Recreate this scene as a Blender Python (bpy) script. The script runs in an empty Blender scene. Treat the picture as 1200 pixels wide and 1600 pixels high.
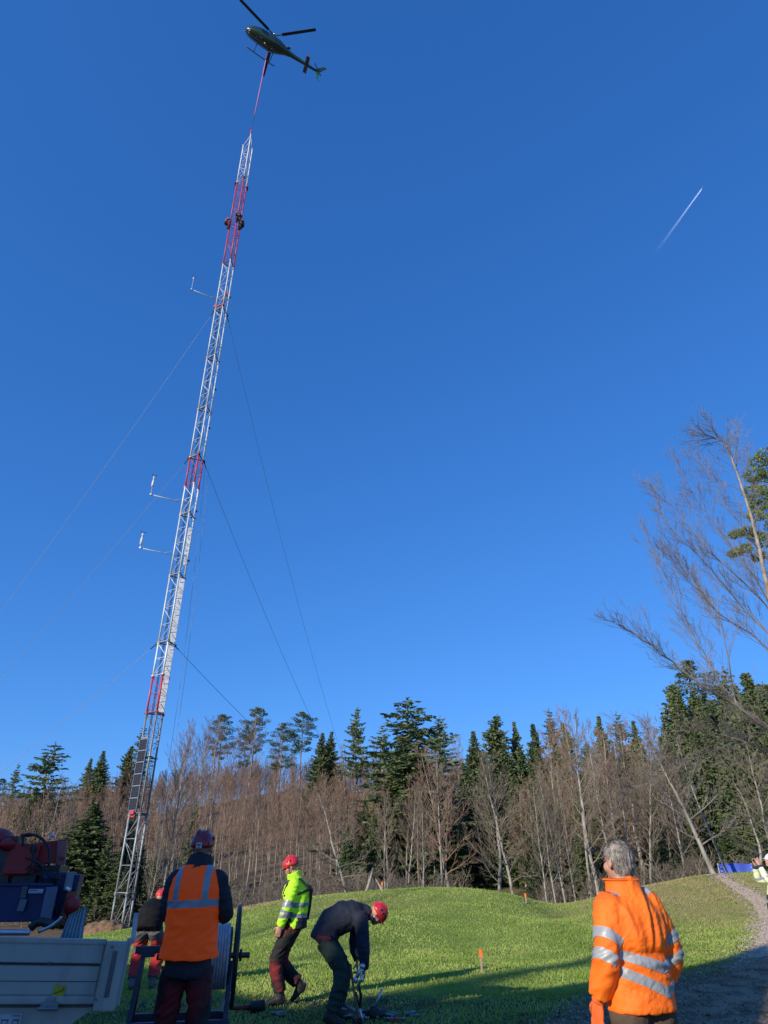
import bpy, bmesh, math, random
import numpy as np
from mathutils import Vector, Matrix, noise, Quaternion
V3 = Vector
R = math.radians
scene = bpy.context.scene
COL = scene.collection
rnd = random.Random(7)

# ---------------------------------------------------------------- camera model
FPX = 1017.0; PITCH = math.atan(555.0 / FPX); CP, SP = math.cos(PITCH), math.sin(PITCH); EYE = 1.65
def ray(px, py):
    u = 800 - py
    return px - 600, FPX * CP - u * SP, FPX * SP + u * CP
def P(px, py, d):
    """world point seen at photo pixel (px,py) standing d metres ahead of the viewer"""
    x, y, z = ray(px, py)
    return V3((x / y * d, d, z / y * d + EYE))

# ---------------------------------------------------------------- object helpers
def tag(o, label=None, cat=None, group=None, kind=None):
    if label: o['label'] = label
    if cat: o['category'] = cat
    if group: o['group'] = group
    if kind: o['kind'] = kind
    return o
def empty(name, loc=(0, 0, 0), rz=0.0, parent=None):
    o = bpy.data.objects.new(name, None); COL.objects.link(o)
    o.location = loc; o.rotation_euler = (0, 0, rz); o.empty_display_size = 0.2
    if parent: o.parent = parent
    return o
def link_mesh(name, me, mats, parent=None, smooth=False, loc=None):
    if not isinstance(mats, (list, tuple)): mats = [mats]
    me.name = name
    if len(me.materials): me.materials.clear()
    for m in mats: me.materials.append(m)
    o = bpy.data.objects.new(name, me); COL.objects.link(o)
    if parent: o.parent = parent
    if loc is not None: o.location = loc
    if smooth: me.shade_smooth()
    return o
def copy_tree(o, parent=None):
    c = o.copy(); COL.objects.link(c)
    if parent: c.parent = parent
    for ch in [x for x in KIDS.get(o.name, [])]:
        copy_tree(ch, c)
    return c
KIDS = {}
def remember(o):
    for x in list(COL.objects):
        if x.parent is not None: KIDS.setdefault(x.parent.name, [])
    for x in list(COL.objects):
        if x.parent == o: KIDS.setdefault(o.name, []).append(x); remember_sub(x)
def remember_sub(o):
    KIDS[o.name] = [x for x in o.children]
    for x in o.children: remember_sub(x)

def frame(t, up=None):
    t = V3(t).normalized()
    a = V3(up) if up is not None else (V3((0, 0, 1)) if abs(t.z) < .9 else V3((1, 0, 0)))
    x = a.cross(t)
    if x.length < 1e-5: x = V3((1, 0, 0)).cross(t)
    x.normalize(); y = t.cross(x); return x, y

class MB:
    def __init__(s): s.v = []; s.f = []; s.m = []
    def add(s, vs, fs, mi=0):
        b = len(s.v); s.v.extend([tuple(q) for q in vs])
        for f in fs: s.f.append(tuple(b + i for i in f)); s.m.append(mi)
    def box(s, c, size, rot=None, mi=0, bev=0):
        hx, hy, hz = size[0] / 2, size[1] / 2, size[2] / 2
        c = V3(c)
        if bev <= 0:
            vs = [V3((i * hx, j * hy, k * hz)) for i in (-1, 1) for j in (-1, 1) for k in (-1, 1)]
            fs = [(0, 1, 3, 2), (4, 6, 7, 5), (0, 4, 5, 1), (2, 3, 7, 6), (0, 2, 6, 4), (1, 5, 7, 3)]
        else:
            bm = bmesh.new(); bmesh.ops.create_cube(bm, size=1)
            bmesh.ops.scale(bm, vec=(size[0], size[1], size[2]), verts=bm.verts)
            bmesh.ops.bevel(bm, geom=bm.edges[:], offset=bev, segments=2, affect='EDGES', profile=.7)
            vs = [v.co.copy() for v in bm.verts]; fs = [tuple(v.index for v in f.verts) for f in bm.faces]; bm.free()
        if rot is not None: vs = [rot @ v for v in vs]
        s.add([c + v for v in vs], fs, mi)
    def bar(s, a, b, w, h=None, up=None, mi=0):
        a, b = V3(a), V3(b); h = h or w; t = b - a; x, y = frame(t, up)
        M = Matrix((x, y, t.normalized())).transposed()
        s.box((a + b) / 2, (w, h, t.length), M, mi)
    def tube(s, pts, rad, n=8, cap=True, mi=0):
        pts = [V3(p) for p in pts]; k = len(pts)
        if not isinstance(rad, (list, tuple)): rad = [rad] * k
        rings = []; x = None
        for i, p in enumerate(pts):
            t = (pts[min(i + 1, k - 1)] - pts[max(i - 1, 0)])
            if t.length < 1e-9: t = V3((0, 0, 1))
            t.normalize()
            if x is None: x, y = frame(t)
            else:
                x = x - t * x.dot(t)
                if x.length < 1e-6: x, y = frame(t)
                x.normalize(); y = t.cross(x)
            rings.append([p + (x * math.cos(2 * math.pi * j / n) + y * math.sin(2 * math.pi * j / n)) * rad[i] for j in range(n)])
        s.rings(rings, cap, mi)
    def rings(s, rings, cap=True, mi=0):
        n = len(rings[0]); b = len(s.v)
        for r in rings: s.v.extend([tuple(q) for q in r])
        for i in range(len(rings) - 1):
            for j in range(n):
                a = b + i * n + j; c = b + i * n + (j + 1) % n
                s.f.append((a, c, c + n, a + n)); s.m.append(mi)
        if cap:
            s.f.append(tuple(b + j for j in range(n))[::-1]); s.m.append(mi)
            e = b + (len(rings) - 1) * n
            s.f.append(tuple(e + j for j in range(n))); s.m.append(mi)
    def loft(s, st, n=20, cap=True, mi=0, sq=1.0):
        """st: (centre, half-axis vector a, half-axis vector b)"""
        rr = []
        for c, a, b in st:
            c, a, b = V3(c), V3(a), V3(b)
            ring = []
            for j in range(n):
                t = 2 * math.pi * j / n; ca, sa = math.cos(t), math.sin(t)
                ca = math.copysign(abs(ca) ** sq, ca); sa = math.copysign(abs(sa) ** sq, sa)
                ring.append(c + a * ca + b * sa)
            rr.append(ring)
        s.rings(rr, cap, mi)
    def ell(s, c, r, M=None, nu=16, nv=10, mi=0, v0=0.0, v1=1.0):
        c = V3(c); rr = []
        for i in range(nv + 1):
            ph = math.pi * (v0 + (v1 - v0) * i / nv); sn = max(math.sin(ph), 1e-3); cs = math.cos(ph)
            ring = []
            for j in range(nu):
                t = 2 * math.pi * j / nu
                q = V3((r[0] * sn * math.cos(t), r[1] * sn * math.sin(t), r[2] * cs))
                ring.append(c + (M @ q if M is not None else q))
            rr.append(ring[::-1])
        s.rings(rr, True, mi)
    def mesh(s, name='m', origin=None):
        me = bpy.data.meshes.new(name)
        v = s.v if origin is None else [(a[0] - origin[0], a[1] - origin[1], a[2] - origin[2]) for a in s.v]
        me.from_pydata(v, [], s.f)
        if s.m and max(s.m) > 0: me.polygons.foreach_set('material_index', s.m)
        me.update(); return me
    def build(s, name, mats, parent=None, smooth=False, origin=None, loc=None):
        return link_mesh(name, s.mesh(name, origin), mats, parent, smooth, loc)

# ---------------------------------------------------------------- materials
_M = {}
def mat(name, col, rough=.6, metal=0., col2=None, nscale=6., bump=0., bscale=40., spec=.5, stretch=None, detail=6, contrast=(.35, .65), bdist=.02, coat=0., aniso_col=None, trans=0.):
    if name in _M: return _M[name]
    m = bpy.data.materials.new(name); m.use_nodes = True; nt = m.node_tree; N = nt.nodes; L = nt.links
    bs = N['Principled BSDF']; bs.inputs['Roughness'].default_value = rough; bs.inputs['Metallic'].default_value = metal
    bs.inputs['Specular IOR Level'].default_value = spec; bs.inputs['Coat Weight'].default_value = coat
    bs.inputs['Base Color'].default_value = (*col, 1)
    tc = N.new('ShaderNodeTexCoord'); mp = N.new('ShaderNodeMapping'); L.new(tc.outputs['Object'], mp.inputs[0])
    if stretch: mp.inputs['Scale'].default_value = stretch
    if col2 is None: col2 = tuple(c * .72 for c in col)
    nz = N.new('ShaderNodeTexNoise'); nz.inputs['Scale'].default_value = nscale; nz.inputs['Detail'].default_value = detail
    L.new(mp.outputs[0], nz.inputs['Vector'])
    mr = N.new('ShaderNodeMapRange'); mr.inputs['From Min'].default_value = contrast[0]; mr.inputs['From Max'].default_value = contrast[1]
    L.new(nz.outputs['Fac'], mr.inputs['Value'])
    mx = N.new('ShaderNodeMix'); mx.data_type = 'RGBA'; mx.inputs['A'].default_value = (*col, 1); mx.inputs['B'].default_value = (*col2, 1)
    L.new(mr.outputs['Result'], mx.inputs['Factor']); L.new(mx.outputs['Result'], bs.inputs['Base Color'])
    if bump > 0:
        n2 = N.new('ShaderNodeTexNoise'); n2.inputs['Scale'].default_value = bscale; n2.inputs['Detail'].default_value = 5
        L.new(mp.outputs[0], n2.inputs['Vector'])
        bp = N.new('ShaderNodeBump'); bp.inputs['Strength'].default_value = bump; bp.inputs['Distance'].default_value = bdist
        L.new(n2.outputs['Fac'], bp.inputs['Height']); L.new(bp.outputs[0], bs.inputs['Normal'])
    if trans > 0:
        tr = N.new('ShaderNodeBsdfTranslucent'); ms = N.new('ShaderNodeMixShader'); ms.inputs[0].default_value = trans
        L.new(mx.outputs['Result'], tr.inputs['Color']); L.new(bs.outputs[0], ms.inputs[1]); L.new(tr.outputs[0], ms.inputs[2])
        L.new(ms.outputs[0], N['Material Output'].inputs['Surface'])
    _M[name] = m; return m

GALV = mat('galvanised steel', (.66, .69, .70), .5, .1, (.52, .55, .56), 3)
GALVD = mat('dark galvanised steel', (.30, .32, .32), .5, .2, (.17, .185, .19), 3)  # darker steel tone for two of the lower mast sections
MWHITE = mat('white mast paint', (.80, .80, .79), .45, 0, (.7, .7, .69), 2)
MRED = mat('red mast paint', (.62, .045, .055), .45, 0, (.5, .035, .04), 2)
PVBLACK = mat('solar cell', (.012, .013, .018), .5, 0, (.02, .021, .028), 12, spec=.15)
ALU = mat('aluminium', (.62, .63, .65), .35, .8, (.5, .5, .52), 8)
BLACK = mat('black rubber', (.012, .012, .013), .6, 0, (.02, .02, .02), 10)
DARK = mat('dark steel', (.035, .037, .04), .45, .5, (.055, .05, .045), 8, bump=.2)
WIRE = mat('steel wire', (.30, .31, .32), .5, .6)
BARK = mat('grey bark', (.40, .36, .31), .9, 0, (.20, .185, .155), 5, bump=.8, bscale=14, stretch=(1, 1, .35), contrast=(.4, .62))
BARKH = mat('hill bark', (.33, .27, .20), .9, 0, (.13, .10, .075), 1.5, stretch=(1, 1, .3))
TWIG = mat('twigs', (.29, .185, .125), .9, 0, (.19, .125, .085), .6)
TWIGG = mat('grey twigs', (.24, .195, .145), .9, 0, (.14, .115, .085), .6)
TWIGL = mat('pale twigs', (.23, .20, .165), .85, 0, (.12, .095, .09), .9)
NEEDLE = mat('spruce needles', (.115, .165, .055), .75, 0, (.20, .235, .10), .5, trans=.25, contrast=(.35, .65))
NEEDLED = mat('dark spruce needles', (.080, .122, .044), .75, 0, (.15, .18, .07), .6, trans=.2)
NEEDLEP = mat('pine needles', (.08, .125, .055), .7, 0, (.14, .18, .075), 1.3, trans=.12)
PINEBARK = mat('pine bark', (.32, .20, .13), .9, 0, (.20, .14, .10), 1.2)

# ---------------------------------------------------------------- terrain
CTRL = [(-20, -30, 0), (0, -30, 0), (30, -30, 0), (-12, 0, 0), (0, 0, 0), (8, 0, 0), (-8, 10, -.05), (-3, 10, 0), (0, 10, 0), (5, 10, 0), (10, 8, .05),
        (0, 14, .03), (5, 15, .03), (7.5, 14.5, .1), (-4, 13.5, -.02), (-9, 18, -.45), (-5, 20, -.25), (0, 20, .3), (4.5, 19, .2), (9, 18, .4), (14, 18, .7), (-14.6, 42.6, -1.5), (-20, 30, -1.3), (-30, 45, -1.6),
        (-12, 30, -.75), (-15, 60, -1.0), (0, 38, -.2), (8, 40, -.9), (7, 31, .15), (16, 42, .2), (9.5, 34, .1), (13, 50, 0), (-8, 42, -1.1), (0, 55, -.3), (20, 58, .8), (60, 60, 3), (-40, 100, 6), (0, 100, 6.5), (40, 100, 6), (-70, 150, 7.5),
        (-20, 145, 15.5), (30, 145, 13.5), (100, 140, 7), (-100, 200, 8), (0, 200, 18), (100, 200, 9), (-400, 400, 8), (400, 400, 10), (0, 600, 10), (-300, -100, 0), (300, -100, 2), (-60, 60, -1.0), (-60, 100, 1.2)]
for (px, py, d) in [(380, 1428, 33), (450, 1406, 30), (560, 1394, 28), (640, 1390, 26.5), (700, 1389, 26.5), (800, 1399, 27), (850, 1411, 27), (880, 1415, 27), (910, 1411, 27), (960, 1395, 27), (1040, 1379, 28), (1090, 1369, 29), (1130, 1368, 30), (1190, 1366, 31), (1300, 1360, 31)]:
    q = P(px, py, d); CTRL.append((q.x, q.y, q.z))
# the meadow between the shadow and the crest, read off the slope's look
for (px, py, d) in [(700, 1470, 19.5), (1130, 1440, 21), (1060, 1440, 21), (980, 1450, 20.5), (860, 1450, 19.5), (700, 1403, 25.2), (620, 1404, 25.2), (800, 1410, 25), (880, 1432, 24), (940, 1418, 23.5), (1050, 1404, 24.5), (1130, 1398, 24)]:
    q = P(px, py, d); CTRL.append((q.x, q.y, q.z))
CT = np.array(CTRL, float); _n = len(CT); _c = 1.6
def _phi(a, b):
    d2 = ((a[:, None, :] - b[None, :, :]) ** 2).sum(2); return np.sqrt(d2 + _c * _c)
_A = np.zeros((_n + 3, _n + 3)); _A[:_n, :_n] = _phi(CT[:, :2], CT[:, :2]) - np.eye(_n) * 0.03
_A[:_n, _n] = 1; _A[:_n, _n + 1:] = CT[:, :2]; _A[_n, :_n] = 1; _A[_n + 1:, :_n] = CT[:, :2].T
_W = np.linalg.solve(_A, np.concatenate([CT[:, 2], [0, 0, 0]]))
def heights(xy):
    xy = np.asarray(xy, float); out = np.empty(len(xy))
    for i in range(0, len(xy), 20000):
        q = xy[i:i + 20000]
        out[i:i + 20000] = _phi(q, CT[:, :2]) @ _W[:_n] + _W[_n] + q @ _W[_n + 1:]
    # fine undulation
    x, y = xy[:, 0], xy[:, 1]
    out += .03 * np.sin(x * .9 + .7 * np.sin(y * .5)) * np.cos(y * .8 + .3) * np.clip((y - 11) / 5, 0, 1)
    return out
def H(x, y): return float(heights([(x, y)])[0])
def ground_at(px, py, d0=6.0, step=.1):
    x, y, z = ray(px, py); ds = np.arange(d0, 60, step); hs = heights(np.column_stack([x / y * ds, ds])); k = np.nonzero(EYE + z / y * ds < hs)[0]
    d = float(ds[k[0]]) if len(k) else 40.0
    return V3((x / y * d, d, H(x / y * d, d)))

def axis(parts):
    a = []
    for lo, hi, st in parts: a += list(np.arange(lo, hi, st))
    return np.array(a + [parts[-1][1]])
gx = axis([(-3000, -400, 200), (-400, -120, 20), (-120, -24, 3), (-24, 24, .3), (24, 120, 3), (120, 400, 20), (400, 3000, 200)])
gy = axis([(-1500, -100, 100), (-100, -6, 8), (-6, 8, 1), (8, 36, .3), (36, 60, 1), (60, 200, 4), (200, 600, 40), (600, 6000, 300)])
X, Y = np.meshgrid(gx, gy); XY = np.stack([X.ravel(), Y.ravel()], 1); Z = heights(XY)
far = np.clip((np.hypot(XY[:, 0], XY[:, 1]) - 350) / 400, 0, 1); Z = Z * (1 - far) + 9 * far
nx, ny = len(gx), len(gy)
ii = (np.arange(ny - 1)[:, None] * nx + np.arange(nx - 1)[None, :]).ravel()
faces = np.stack([ii, ii + 1, ii + nx + 1, ii + nx], 1)
me = bpy.data.meshes.new('meadow_ground'); me.from_pydata(np.column_stack([XY, Z]).tolist(), [], faces.tolist()); me.update()
# zone attribute: r = forest litter, g = dry grass, b = worn: trodden ground and track, plus foreground shade painted dark
def sstep(a, b, v): t = np.clip((v - a) / (b - a), 0, 1); return t * t * (3 - 2 * t)
xx, yy = XY[:, 0], XY[:, 1]
edge = 33 + .05 * (xx - 2) ** 2 * (xx < 2) * 0
litter = sstep(31.5, 35, yy + 1.2 * np.sin(xx * .6))
clear = np.exp(-((xx - 6.5) / 3.2) ** 2) * sstep(32, 36, yy) * (1 - sstep(70, 80, yy))
litter = litter * (1 - .75 * clear)
dry = np.exp(-(((xx - 10) / 4.0) ** 2 + ((yy - 26) / 6.0) ** 2)) * 1.6 + np.exp(-(((xx + 5.3) / 2.4) ** 2 + ((yy - 28.8) / 1.7) ** 2)) * 1.8 + .55 * np.exp(-(((xx + 1) / 2.5) ** 2 + ((yy - 25) / 2.2) ** 2)) + .6 * clear
worn_shade = 1 - sstep(11.3, 12.2, yy + .25 * np.sin(xx * 1.7))  # foreground darkening painted in up to the shadow edge
_tx = np.interp(yy, [15, 17, 19, 21, 23, 25, 27], [9.0, 7.6, 6.3, 5.6, 5.2, 5.0, 5.2]) + .25 * np.sin(yy * 1.9)
track = .85 * np.exp(-((xx - _tx) / .22) ** 2) * sstep(15, 17, yy) * (1 - sstep(26, 28, yy)); worn_shade = np.maximum(worn_shade, track)
ca = me.color_attributes.new('zone', 'FLOAT_COLOR', 'POINT')
ca.data.foreach_set('color', np.column_stack([litter, np.clip(dry, 0, 1), worn_shade, np.ones_like(xx)]).astype(np.float32).ravel())

def ground_material():
    m = bpy.data.materials.new('meadow'); m.use_nodes = True; N = m.node_tree.nodes; L = m.node_tree.links
    bs = N['Principled BSDF']; bs.inputs['Roughness'].default_value = .95; bs.inputs['Specular IOR Level'].default_value = .15
    ge = N.new('ShaderNodeNewGeometry'); at = N.new('ShaderNodeAttribute'); at.attribute_name = 'zone'
    sp = N.new('ShaderNodeSeparateColor'); L.new(at.outputs['Color'], sp.inputs[0])
    def nz(sc, det=6, ro=.6):
        n = N.new('ShaderNodeTexNoise'); n.inputs['Scale'].default_value = sc; n.inputs['Detail'].default_value = det; n.inputs['Roughness'].default_value = ro
        L.new(ge.outputs['Position'], n.inputs['Vector']); return n.outputs['Fac']
    def rng(v, a, b):
        r = N.new('ShaderNodeMapRange'); r.inputs['From Min'].default_value = a; r.inputs['From Max'].default_value = b; L.new(v, r.inputs['Value']); return r.outputs['Result']
    def mix(f, a, b):
        x = N.new('ShaderNodeMix'); x.data_type = 'RGBA'
        for s_, v in (('Factor', f), ('A', a), ('B', b)):
            if isinstance(v, tuple): x.inputs[s_].default_value = (*v, 1)
            elif isinstance(v, float): x.inputs[s_].default_value = v
            else: L.new(v, x.inputs[s_])
        return x.outputs['Result']
    def math_(op, a, b):
        x = N.new('ShaderNodeMath'); x.operation = op
        for i, v in enumerate((a, b)):
            if isinstance(v, float): x.inputs[i].default_value = v
            else: L.new(v, x.inputs[i])
        return x.outputs[0]
    g = mix(rng(nz(.9), .38, .62), (.235, .33, .05), (.35, .43, .085))
    g = mix(rng(nz(18, 4), .35, .7), g, (.11, .17, .03))
    g = mix(math_('MULTIPLY', rng(nz(4), .52, .68), .45), g, (.34, .36, .13))
    dryc = mix(rng(nz(7), .35, .65), (.40, .30, .13), (.27, .26, .075))
    dryc = mix(rng(nz(25, 3), .55, .75), dryc, (.42, .24, .13))
    dm = math_('MULTIPLY', sp.outputs[1], rng(nz(1.6), .3, .52))
    g = mix(dm, g, dryc)
    wc = mix(rng(nz(9), .4, .62), (.035, .045, .02), (.075, .07, .055))  # trodden ground tone, darkened further to deepen the foreground shade
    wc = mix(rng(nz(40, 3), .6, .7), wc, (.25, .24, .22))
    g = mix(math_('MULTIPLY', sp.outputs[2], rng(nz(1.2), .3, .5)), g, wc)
    lc = mix(rng(nz(2.2), .35, .65), (.24, .155, .10), (.12, .10, .055))
    g = mix(sp.outputs[0], g, lc)
    L.new(g, bs.inputs['Base Color'])
    bp = N.new('ShaderNodeBump'); bp.inputs['Strength'].default_value = .9; bp.inputs['Distance'].default_value = .05
    L.new(nz(22, 6, .7), bp.inputs['Height']); L.new(bp.outputs[0], bs.inputs['Normal'])
    return m
gr = link_mesh('meadow_ground', me, ground_material(), smooth=True)
tag(gr, 'green meadow rising to a low rounded crest before the wood', 'ground', kind='structure')

GRAVEL = mat('gravel', (.70, .49, .31), .95, 0, (.40, .31, .22), 22, bump=1., bscale=45, bdist=.03, detail=8, contrast=(.42, .6))
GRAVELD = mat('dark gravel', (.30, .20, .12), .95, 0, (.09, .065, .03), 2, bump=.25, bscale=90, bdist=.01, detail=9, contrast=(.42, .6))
def ribbon(name, lefts, rights, m, label, off=.02, n=60, k=9):
    def samp(pts, t):
        s = t * (len(pts) - 1); i = min(int(s), len(pts) - 2); f = s - i
        p0, p1, p2, p3 = pts[max(i - 1, 0)], pts[i], pts[i + 1], pts[min(i + 2, len(pts) - 1)]
        return tuple(.5 * (2 * p1[c] + (p2[c] - p0[c]) * f + (2 * p0[c] - 5 * p1[c] + 4 * p2[c] - p3[c]) * f * f + (3 * p1[c] - p0[c] - 3 * p2[c] + p3[c]) * f ** 3) for c in (0, 1))
    xy = []
    for i in range(n + 1):
        a, b = samp(lefts, i / n), samp(rights, i / n)
        for j in range(k + 1):
            s = j / k
            w = .10 * noise.noise(V3((i * .7, j * .1, 3))) if j in (0, k) else 0
            xy.append((a[0] + (b[0] - a[0]) * s + w, a[1] + (b[1] - a[1]) * s + w))
    z = heights(xy)
    vs = []
    for q, ((x, y), h) in enumerate(zip(xy, z)):
        j = q % (k + 1); e = -.03 if j in (0, k) else off
        vs.append((x, y, h + e))
    fs = [(i * (k + 1) + j, i * (k + 1) + j + 1, (i + 1) * (k + 1) + j + 1, (i + 1) * (k + 1) + j) for i in range(n) for j in range(k)]
    me = bpy.data.meshes.new(name); me.from_pydata(vs, [], fs); me.update()
    return tag(link_mesh(name, me, m, smooth=True), label, 'path', kind='structure')
_pl = [(1120, 1512), (1137, 1505), (1165, 1488), (1182, 1464), (1184, 1437), (1176, 1416), (1162, 1403), (1147, 1393), (1133, 1381), (1124, 1373.5)]
_pr = [(1236, 1545), (1234, 1525), (1230, 1500), (1226, 1470), (1226, 1445), (1216, 1424), (1203, 1409), (1184, 1396), (1158, 1382), (1141, 1373.5)]
PATH_L = [tuple(ground_at(*q))[:2] for q in _pl]; PATH_R = [tuple(ground_at(*q))[:2] for q in _pr]
PATH_L.append((PATH_L[-1][0] + 1.3, PATH_L[-1][1] + 3.5)); PATH_R.append((PATH_R[-1][0] + 1.3, PATH_R[-1][1] + 3.5))
# ---------------------------------------------------------------- trees
class TB:
    """fast collector for thin tubes and small faces"""
    def __init__(s): s.v = []; s.f = []
    def tube(s, pts, rads, n=3):
        b = len(s.v); x = None; k = len(pts)
        for i, p in enumerate(pts):
            t = (pts[min(i + 1, k - 1)] - pts[max(i - 1, 0)]).normalized()
            if x is None: x, y = frame(t)
            else:
                x = (x - t * x.dot(t))
                if x.length < 1e-5: x, y = frame(t)
                x.normalize(); y = t.cross(x)
            r = rads[i]
            for j in range(n):
                a = 6.2832 * j / n; s.v.append(tuple(p + (x * math.cos(a) + y * math.sin(a)) * r))
        for i in range(k - 1):
            for j in range(n):
                a = b + i * n + j; c = b + i * n + (j + 1) % n; s.f.append((a, c, c + n, a + n))
    def mesh(s, name, off=None):
        me = bpy.data.meshes.new(name)
        v = s.v if off is None else [(a[0] - off[0], a[1] - off[1], a[2] - off[2]) for a in s.v]
        me.from_pydata(v, [], s.f); me.update(); return me

def grow(tb, p, d, L, r, lvl, rg, up=.25, kids=(7, 6), seg=5, twig=.006, spread=.75, wob=.16, minr=None):
    """one branch with its sub-branches, lvl 0 = twig"""
    pts = [p.copy()]; dd = d.normalized(); rad = [r]
    n = seg if lvl > 0 else 2
    for i in range(n):
        dd = (dd + V3((rg.uniform(-wob, wob), rg.uniform(-wob, wob), rg.uniform(-wob, wob) + up / n))).normalized()
        p = p + dd * (L / n); pts.append(p.copy()); rad.append(max(r * (1 - .85 * (i + 1) / n), twig * .6))
    tb.tube(pts, rad, 5 if r > .04 else 3)
    if lvl <= 0: return
    k = kids[-lvl] if lvl <= len(kids) else kids[0]
    for j in range(k):
        t = .22 + .76 * (j + rg.random()) / k
        i = min(int(t * n), n - 1); f = t * n - i
        q = pts[i].lerp(pts[i + 1], f); tg = (pts[i + 1] - pts[i]).normalized()
        x, y = frame(tg); a = rg.uniform(0, 6.283); s_ = spread * rg.uniform(.7, 1.2)
        nd = (tg + (x * math.cos(a) + y * math.sin(a)) * s_).normalized()
        grow(tb, q, nd, L * rg.uniform(.32, .55) * (1.1 - .5 * t), max(rad[i] * .5, twig), lvl - 1, rg, up, kids, max(seg - 1, 3), twig, spread, wob)

def bare_tree(seed, h, tr, f0=.35, nl=22, ll=.32, ang=.9, up=.35, kids=(6, 6), lvl=2, twig=.008, wob=.03, fork=False, lean=(0, 0)):
    rg = random.Random(seed); T = TB(); C = TB()
    pts = []; rad = []; n = 12; p = V3((0, 0, -.3)); d = V3((lean[0], lean[1], 1)).normalized()
    for i in range(n + 1):
        pts.append(p.copy()); rad.append(tr * (1.25 if i == 0 else 1) * (1 - .88 * (i / n) ** 1.1))
        d = (d + V3((rg.uniform(-wob, wob) * 2, rg.uniform(-wob, wob) * 2, .04))).normalized(); p = p + d * (h / n)
    T.tube(pts, rad, 7)
    for j in range(nl):
        t = f0 + (.98 - f0) * (j + rg.random() * .8) / nl
        i = min(int(t * n), n - 1); f = t * n - i; q = pts[i].lerp(pts[i + 1], f)
        a = j * 2.4 + rg.uniform(-.4, .4); u = (t - f0) / (1 - f0)
        nd = V3((math.cos(a), math.sin(a), ang * (.5 + u)))
        L = h * ll * (.55 + .45 * math.sin(math.pi * min(u * 1.15 + .12, 1))) * (1 - .45 * u) * rg.uniform(.7, 1.15)
        grow(C, q, nd, L, max(rad[i] * .42, .015), lvl, rg, up, kids, 5, twig)
    return T.mesh('trunk'), C.mesh('crown')

def conifer(seed, h, rmax, f0=.05, tr=.16, step=.34, nb=7, droop=.35, gap=0., spray=.34, shape=.85, dens=.13, tipup=.15, ragged=.25, w=.10):
    rg = random.Random(seed); T = TB(); C = TB(); n = 8
    pts = [V3((rg.uniform(-.02, .02) * i, rg.uniform(-.02, .02) * i, -.3 + (h + .3) * i / n)) for i in range(n + 1)]
    T.tube(pts, [tr * (1 - .93 * i / n) for i in range(n + 1)], 6)
    z = f0 * h; k = 0
    while z < h - .12:
        u = (z - f0 * h) / (h * (1 - f0)); i = min(int((z + .3) / (h + .3) * n), n - 1)
        base = pts[i].lerp(pts[i + 1], ((z + .3) / (h + .3) * n) - i)
        L0 = rmax * ((1 - u) ** shape) * (1 if u > .08 else .75 + u * 3)
        m = max(3, int(nb * (.6 + .4 * (1 - u))))
        for b in range(m):
            if rg.random() < gap: continue
            a = b * 6.283 / m + k * .9 + rg.uniform(-.35, .35)
            L = max(L0 * rg.uniform(1 - ragged * 1.6, 1 + ragged), .16); o = V3((math.cos(a), math.sin(a), 0)); sd = V3((-math.sin(a), math.cos(a), 0))
            zz = rg.uniform(-.1, .1) * step; s = 0
            def bp(s_):
                q = s_ / max(L, .01)
                return base + o * s_ + V3((0, 0, zz + ((tipup + .35 * u) * L * q * q) - droop * L * q * (1 - .35 * q) + .12 * (1 - u) * 0))
            if L > .5: C.tube([bp(0), bp(L * .5), bp(L)], [.022, .014, .005], 3)
            s = .12 * L
            while s < L:
                c = bp(s); q = s / L; ln = spray * (1.15 - .5 * q) * min(1, .35 + L / 1.3) * rg.uniform(.7, 1.3)
                for sg in (-1, 1):
                    d = (sd * sg * rg.uniform(.6, 1.0) + o * rg.uniform(.35, .9) + V3((0, 0, rg.uniform(-1.0, .45)))).normalized() * ln
                    wv = d.cross(V3((rg.gauss(0, 1), rg.gauss(0, 1), rg.gauss(0, 1)))).normalized() * w * rg.uniform(.7, 1.3) * (.5 + ln)
                    b0 = len(C.v); C.v += [tuple(c - wv * .6), tuple(c + d * .55 - wv), tuple(c + d), tuple(c + d * .5 + wv)]; C.f.append((b0, b0 + 1, b0 + 2, b0 + 3))
                for _h in range(2):
                    d = V3((rg.uniform(-.45, .45), rg.uniform(-.45, .45), -1)).normalized() * ln * rg.uniform(.6, 1.25); q0 = c + sd * rg.uniform(-.5, .5) * ln
                    an = rg.uniform(0, 3.14); wv = V3((math.cos(an), math.sin(an), 0)) * w * .6
                    b0 = len(C.v); C.v += [tuple(q0 - wv), tuple(q0 + d * .6 - wv * .7), tuple(q0 + d), tuple(q0 + wv)]; C.f.append((b0, b0 + 1, b0 + 2, b0 + 3))
                s += dens * rg.uniform(.7, 1.3)
        z += step * rg.uniform(.8, 1.2) * (.55 + .45 * (1 - u)); k += 1
    # leader
    for q in range(10):
        a = rg.uniform(0, 6.28); c = V3((pts[-1].x, pts[-1].y, h - .04 * q)); d = V3((math.cos(a) * .1, math.sin(a) * .1, .13)); wv = V3((-math.sin(a), math.cos(a), 0)) * .025
        b0 = len(C.v); C.v += [tuple(c - wv), tuple(c + d), tuple(c + wv)]; C.f.append((b0, b0 + 1, b0 + 2))
    return T.mesh('trunk'), C.mesh('crown')

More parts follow.
